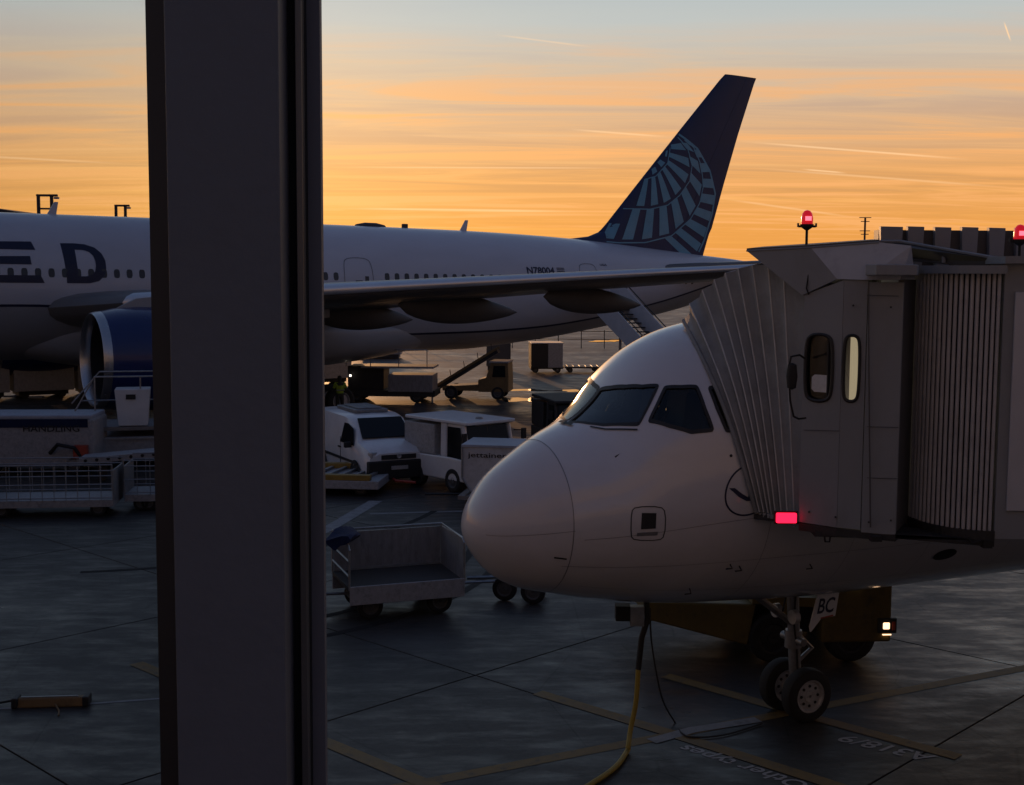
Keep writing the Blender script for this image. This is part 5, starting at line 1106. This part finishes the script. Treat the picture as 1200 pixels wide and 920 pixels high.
# high loader beside the farther engine
t = empty('cargo_high_loader', (-11.9, 41.6, 0), R(14), 'white cargo high loader with railed platform below the blue engine', 'loader')
MB().box((.4, 0, .75), (4.4, 2.2, .5)).build('chassis', M['whited'], t, bevel=.03); MB().box((.6, 0, 1.28), (4.2, 2.3, .12)).build('platform', M['steel'], t)
MB().prism([(-1.0, -1.16, 1.36), (-.1, -1.16, 1.36), (.0, -1.16, 2.55), (-1.1, -1.16, 2.55)], (0, .9, 0)).build('control_cab', M['white'], t, bevel=.03)
MB().box((-.6, -1.18, 2.3), (.3, .02, .16)).build('display', M['seal'], t)
rl = [(-2.6, -1.1, 1.35), (-1.7, -1.1, 2.95), (2.6, -1.1, 2.95)]
MB().tube(rl, .03, 6).build('guard_rail', M['galv'], t); MB().tube([(-2.1, -1.1, 2.2), (2.6, -1.1, 2.2)], .025, 6).build('guard_rail', M['galv'], t); MB().tube([(-2.6, 1.1, 1.9), (-1.7, 1.1, 2.95), (2.6, 1.1, 2.95)], .03, 6).build('guard_rail', M['galv'], t)
for x in (-1.7, -.3, 1.1, 2.5): MB().tube([(x, -1.1, 1.35), (x, -1.1, 2.95)], .025, 6).build('rail_post', M['galv'], t)
for x in (-1.2, 1.8):
    for sy in (-1, 1): wheel(t, (x, sy*.95, .36), .36, .26, M['tyre'], M['vrim'])
MB().box((.5, -1.17, .95), (3.6, .03, .05)).build('reflector_strip', M['smalllamp'] if False else M['galv'], t); MB().box((1.45, -1.19, 1.05), (.08, .03, .08)).build('marker_lamp', M['smalllamp'], t)
# scissor-lift belt in front of it
t = empty('conveyor_ramp', (-10.6, 38.2, 0), R(8), 'low conveyor ramp with a row of dark rollers by the high loader', 'conveyor')
MB().prism([(-2.4, -.5, .55), (2.4, -.5, .95), (2.4, -.5, 1.12), (-2.4, -.5, .72)], (0, 1.0, 0)).build('bed', M['whited'], t)
for k in range(14): MB().cyl((-2.2+k*.33, -.53, .66+k*.0275), (-2.2+k*.33, -.49, .66+k*.0275), .05, n=10).build('roller_end', M['seal'], t)
for x in (-1.8, 1.8): MB().box((x, 0, .3), (.12, .9, .6)).build('leg', M['darksteel'], t)
# handling ground unit with name on its flank
t = empty('ground_unit', (-14.9, 39.6, 0), R(4), 'grey ground power unit with blue top and dark lettering', 'ground unit')
MB().box((.1, 0, 1.0), (3.6, 1.8, 1.5)).build('body', M['whited'], t, bevel=.08); MB().box((.1, 0, 1.80), (3.5, 1.75, .14)).build('top_cover', M['jbroof'], t, bevel=.04)
MB().box((.1, -.91, 1.62), (3.3, .015, .26)).build('blue_band', M['blue'], t); text('unit_lettering', 'HANDLING', M['seal'], t, lambda x, y: Vector((-.2+x, -.923, 1.36+y)), 1.7, .2)
for x in (-1.2, 1.3):
    for sy in (-1, 1): wheel(t, (x, sy*.8, .3), .3, .2, M['tyre'], M['vrim'])
MB().tube([(.6, -.95, .7), (.9, -1.2, 1.0), (1.4, -1.2, .9), (1.7, -1.05, .4)], .06, 8).build('coiled_cable', M['black'], t, True); MB().box((1.55, -1.0, .75), (.4, .3, .4)).build('plug_box', M['redpaint'], t)
MB().tube([(-1.85, -1, .2), (-1.85, -1, 1.15)], .02, 6).build('marker_pole', M['black'], t); MB().box((-1.85, -1, 1.2), (.05, .05, .1)).build('marker_lamp', M['redlamp'], t)
# mesh-sided cages
def cage(loc, rz, L_, label):
    t = empty('mesh_cage_cart', loc, rz, label, 'cart', 'mesh sided carts')
    MB().box((0, 0, .35), (L_, 1.4, .18)).build('base', M['whited'], t)
    for y in (-.7, .7):
        for z in (.5, .85, 1.2, 1.35): MB().tube([(-L_/2, y, z), (L_/2, y, z)], .018, 5).build('side_rail', M['galv'], t)
        n = int(L_/.28)
        for k in range(n+1): MB().tube([(-L_/2+k*L_/n, y, .42), (-L_/2+k*L_/n, y, 1.35)], .011, 5).build('side_bar', M['galv'], t)
    for x in (-L_/2, L_/2): MB().box((x, 0, .8), (.03, 1.4, .8)).build('end_panel', M['alu'], t)
    for x in (-L_/2+.4, L_/2-.4):
        for sy in (-1, 1): wheel(t, (x, sy*.55, .2), .2, .12, M['tyre'], M['vrim'])
cage((-11.9, 32.6, 0), R(7), 3.2, 'long mesh sided cart on the dark apron')
cage((-9.75, 33.6, 0), R(7), 1.0, 'short barred cart end to end with the longer mesh cart')
# far floodlight masts, aerial pole and building
def flood(u, v, w_, Y, label, lamp=False):
    p = at(u, v, Y); t = empty('floodlight_mast', (p.x, Y, 0), 0, label, 'light mast', 'far floodlight masts')
    wd = w_/FPX*Y; MB().box((-wd*.42, 0, p.z/2), (.32, .32, p.z)).build('mast', M['building'], t); MB().box((wd*.22, 0, p.z/2), (.32, .32, p.z)).build('mast', M['building'], t)
    MB().box((0, 0, p.z), (wd, .4, .25)).build('cross_beam', M['building'], t); MB().box((wd*.46, 0, p.z-.3), (wd*.22, .4, .25)).build('lamp_head', M['rim'], t); MB().box((-wd*.1, 0, p.z-1.55), (wd*.6, .3, .2)).build('lower_beam', M['building'], t)
flood(55, 229, 24, 150, 'larger goalpost floodlight mast beyond the aircraft roof'); flood(143, 241, 17, 170, 'smaller goalpost floodlight mast beyond the aircraft roof')
p = at(1014, 255, 150); t = empty('aerial_pole', (p.x, 150, 0), 0, 'thin far pole with short crossbars above the bridge roof', 'pole')
MB().cyl((0, 0, 0), (0, 0, p.z), .12, n=8).build('pole', M['building'], t)
for z, w_ in ((p.z, 1.4), (p.z-.45, 1.0), (p.z-1.55, 1.2), (p.z-1.95, .9)): MB().box((0, 0, z), (w_, .12, .09)).build('crossbar', M['building'], t)
t = empty('far_building', (-78, 158, 0), 0, 'far dark building with a low rounded roof behind the airliner', 'building')
MB().box((0, 0, 6.6), (42, 20, 13.2)).build('wall', M['building'], t)
MB().loft([[Vector((x, y, z)) for y in (-10,)]+[Vector((x, 10, z)), Vector((x, 10, 13.2)), Vector((x, -10, 13.2))] for x, z in ((-21, 13.25), (-10, 14.6), (0, 15.1), (10, 14.6), (17, 13.9), (21, 13.25))]).build('roof', M['building'], t, True)
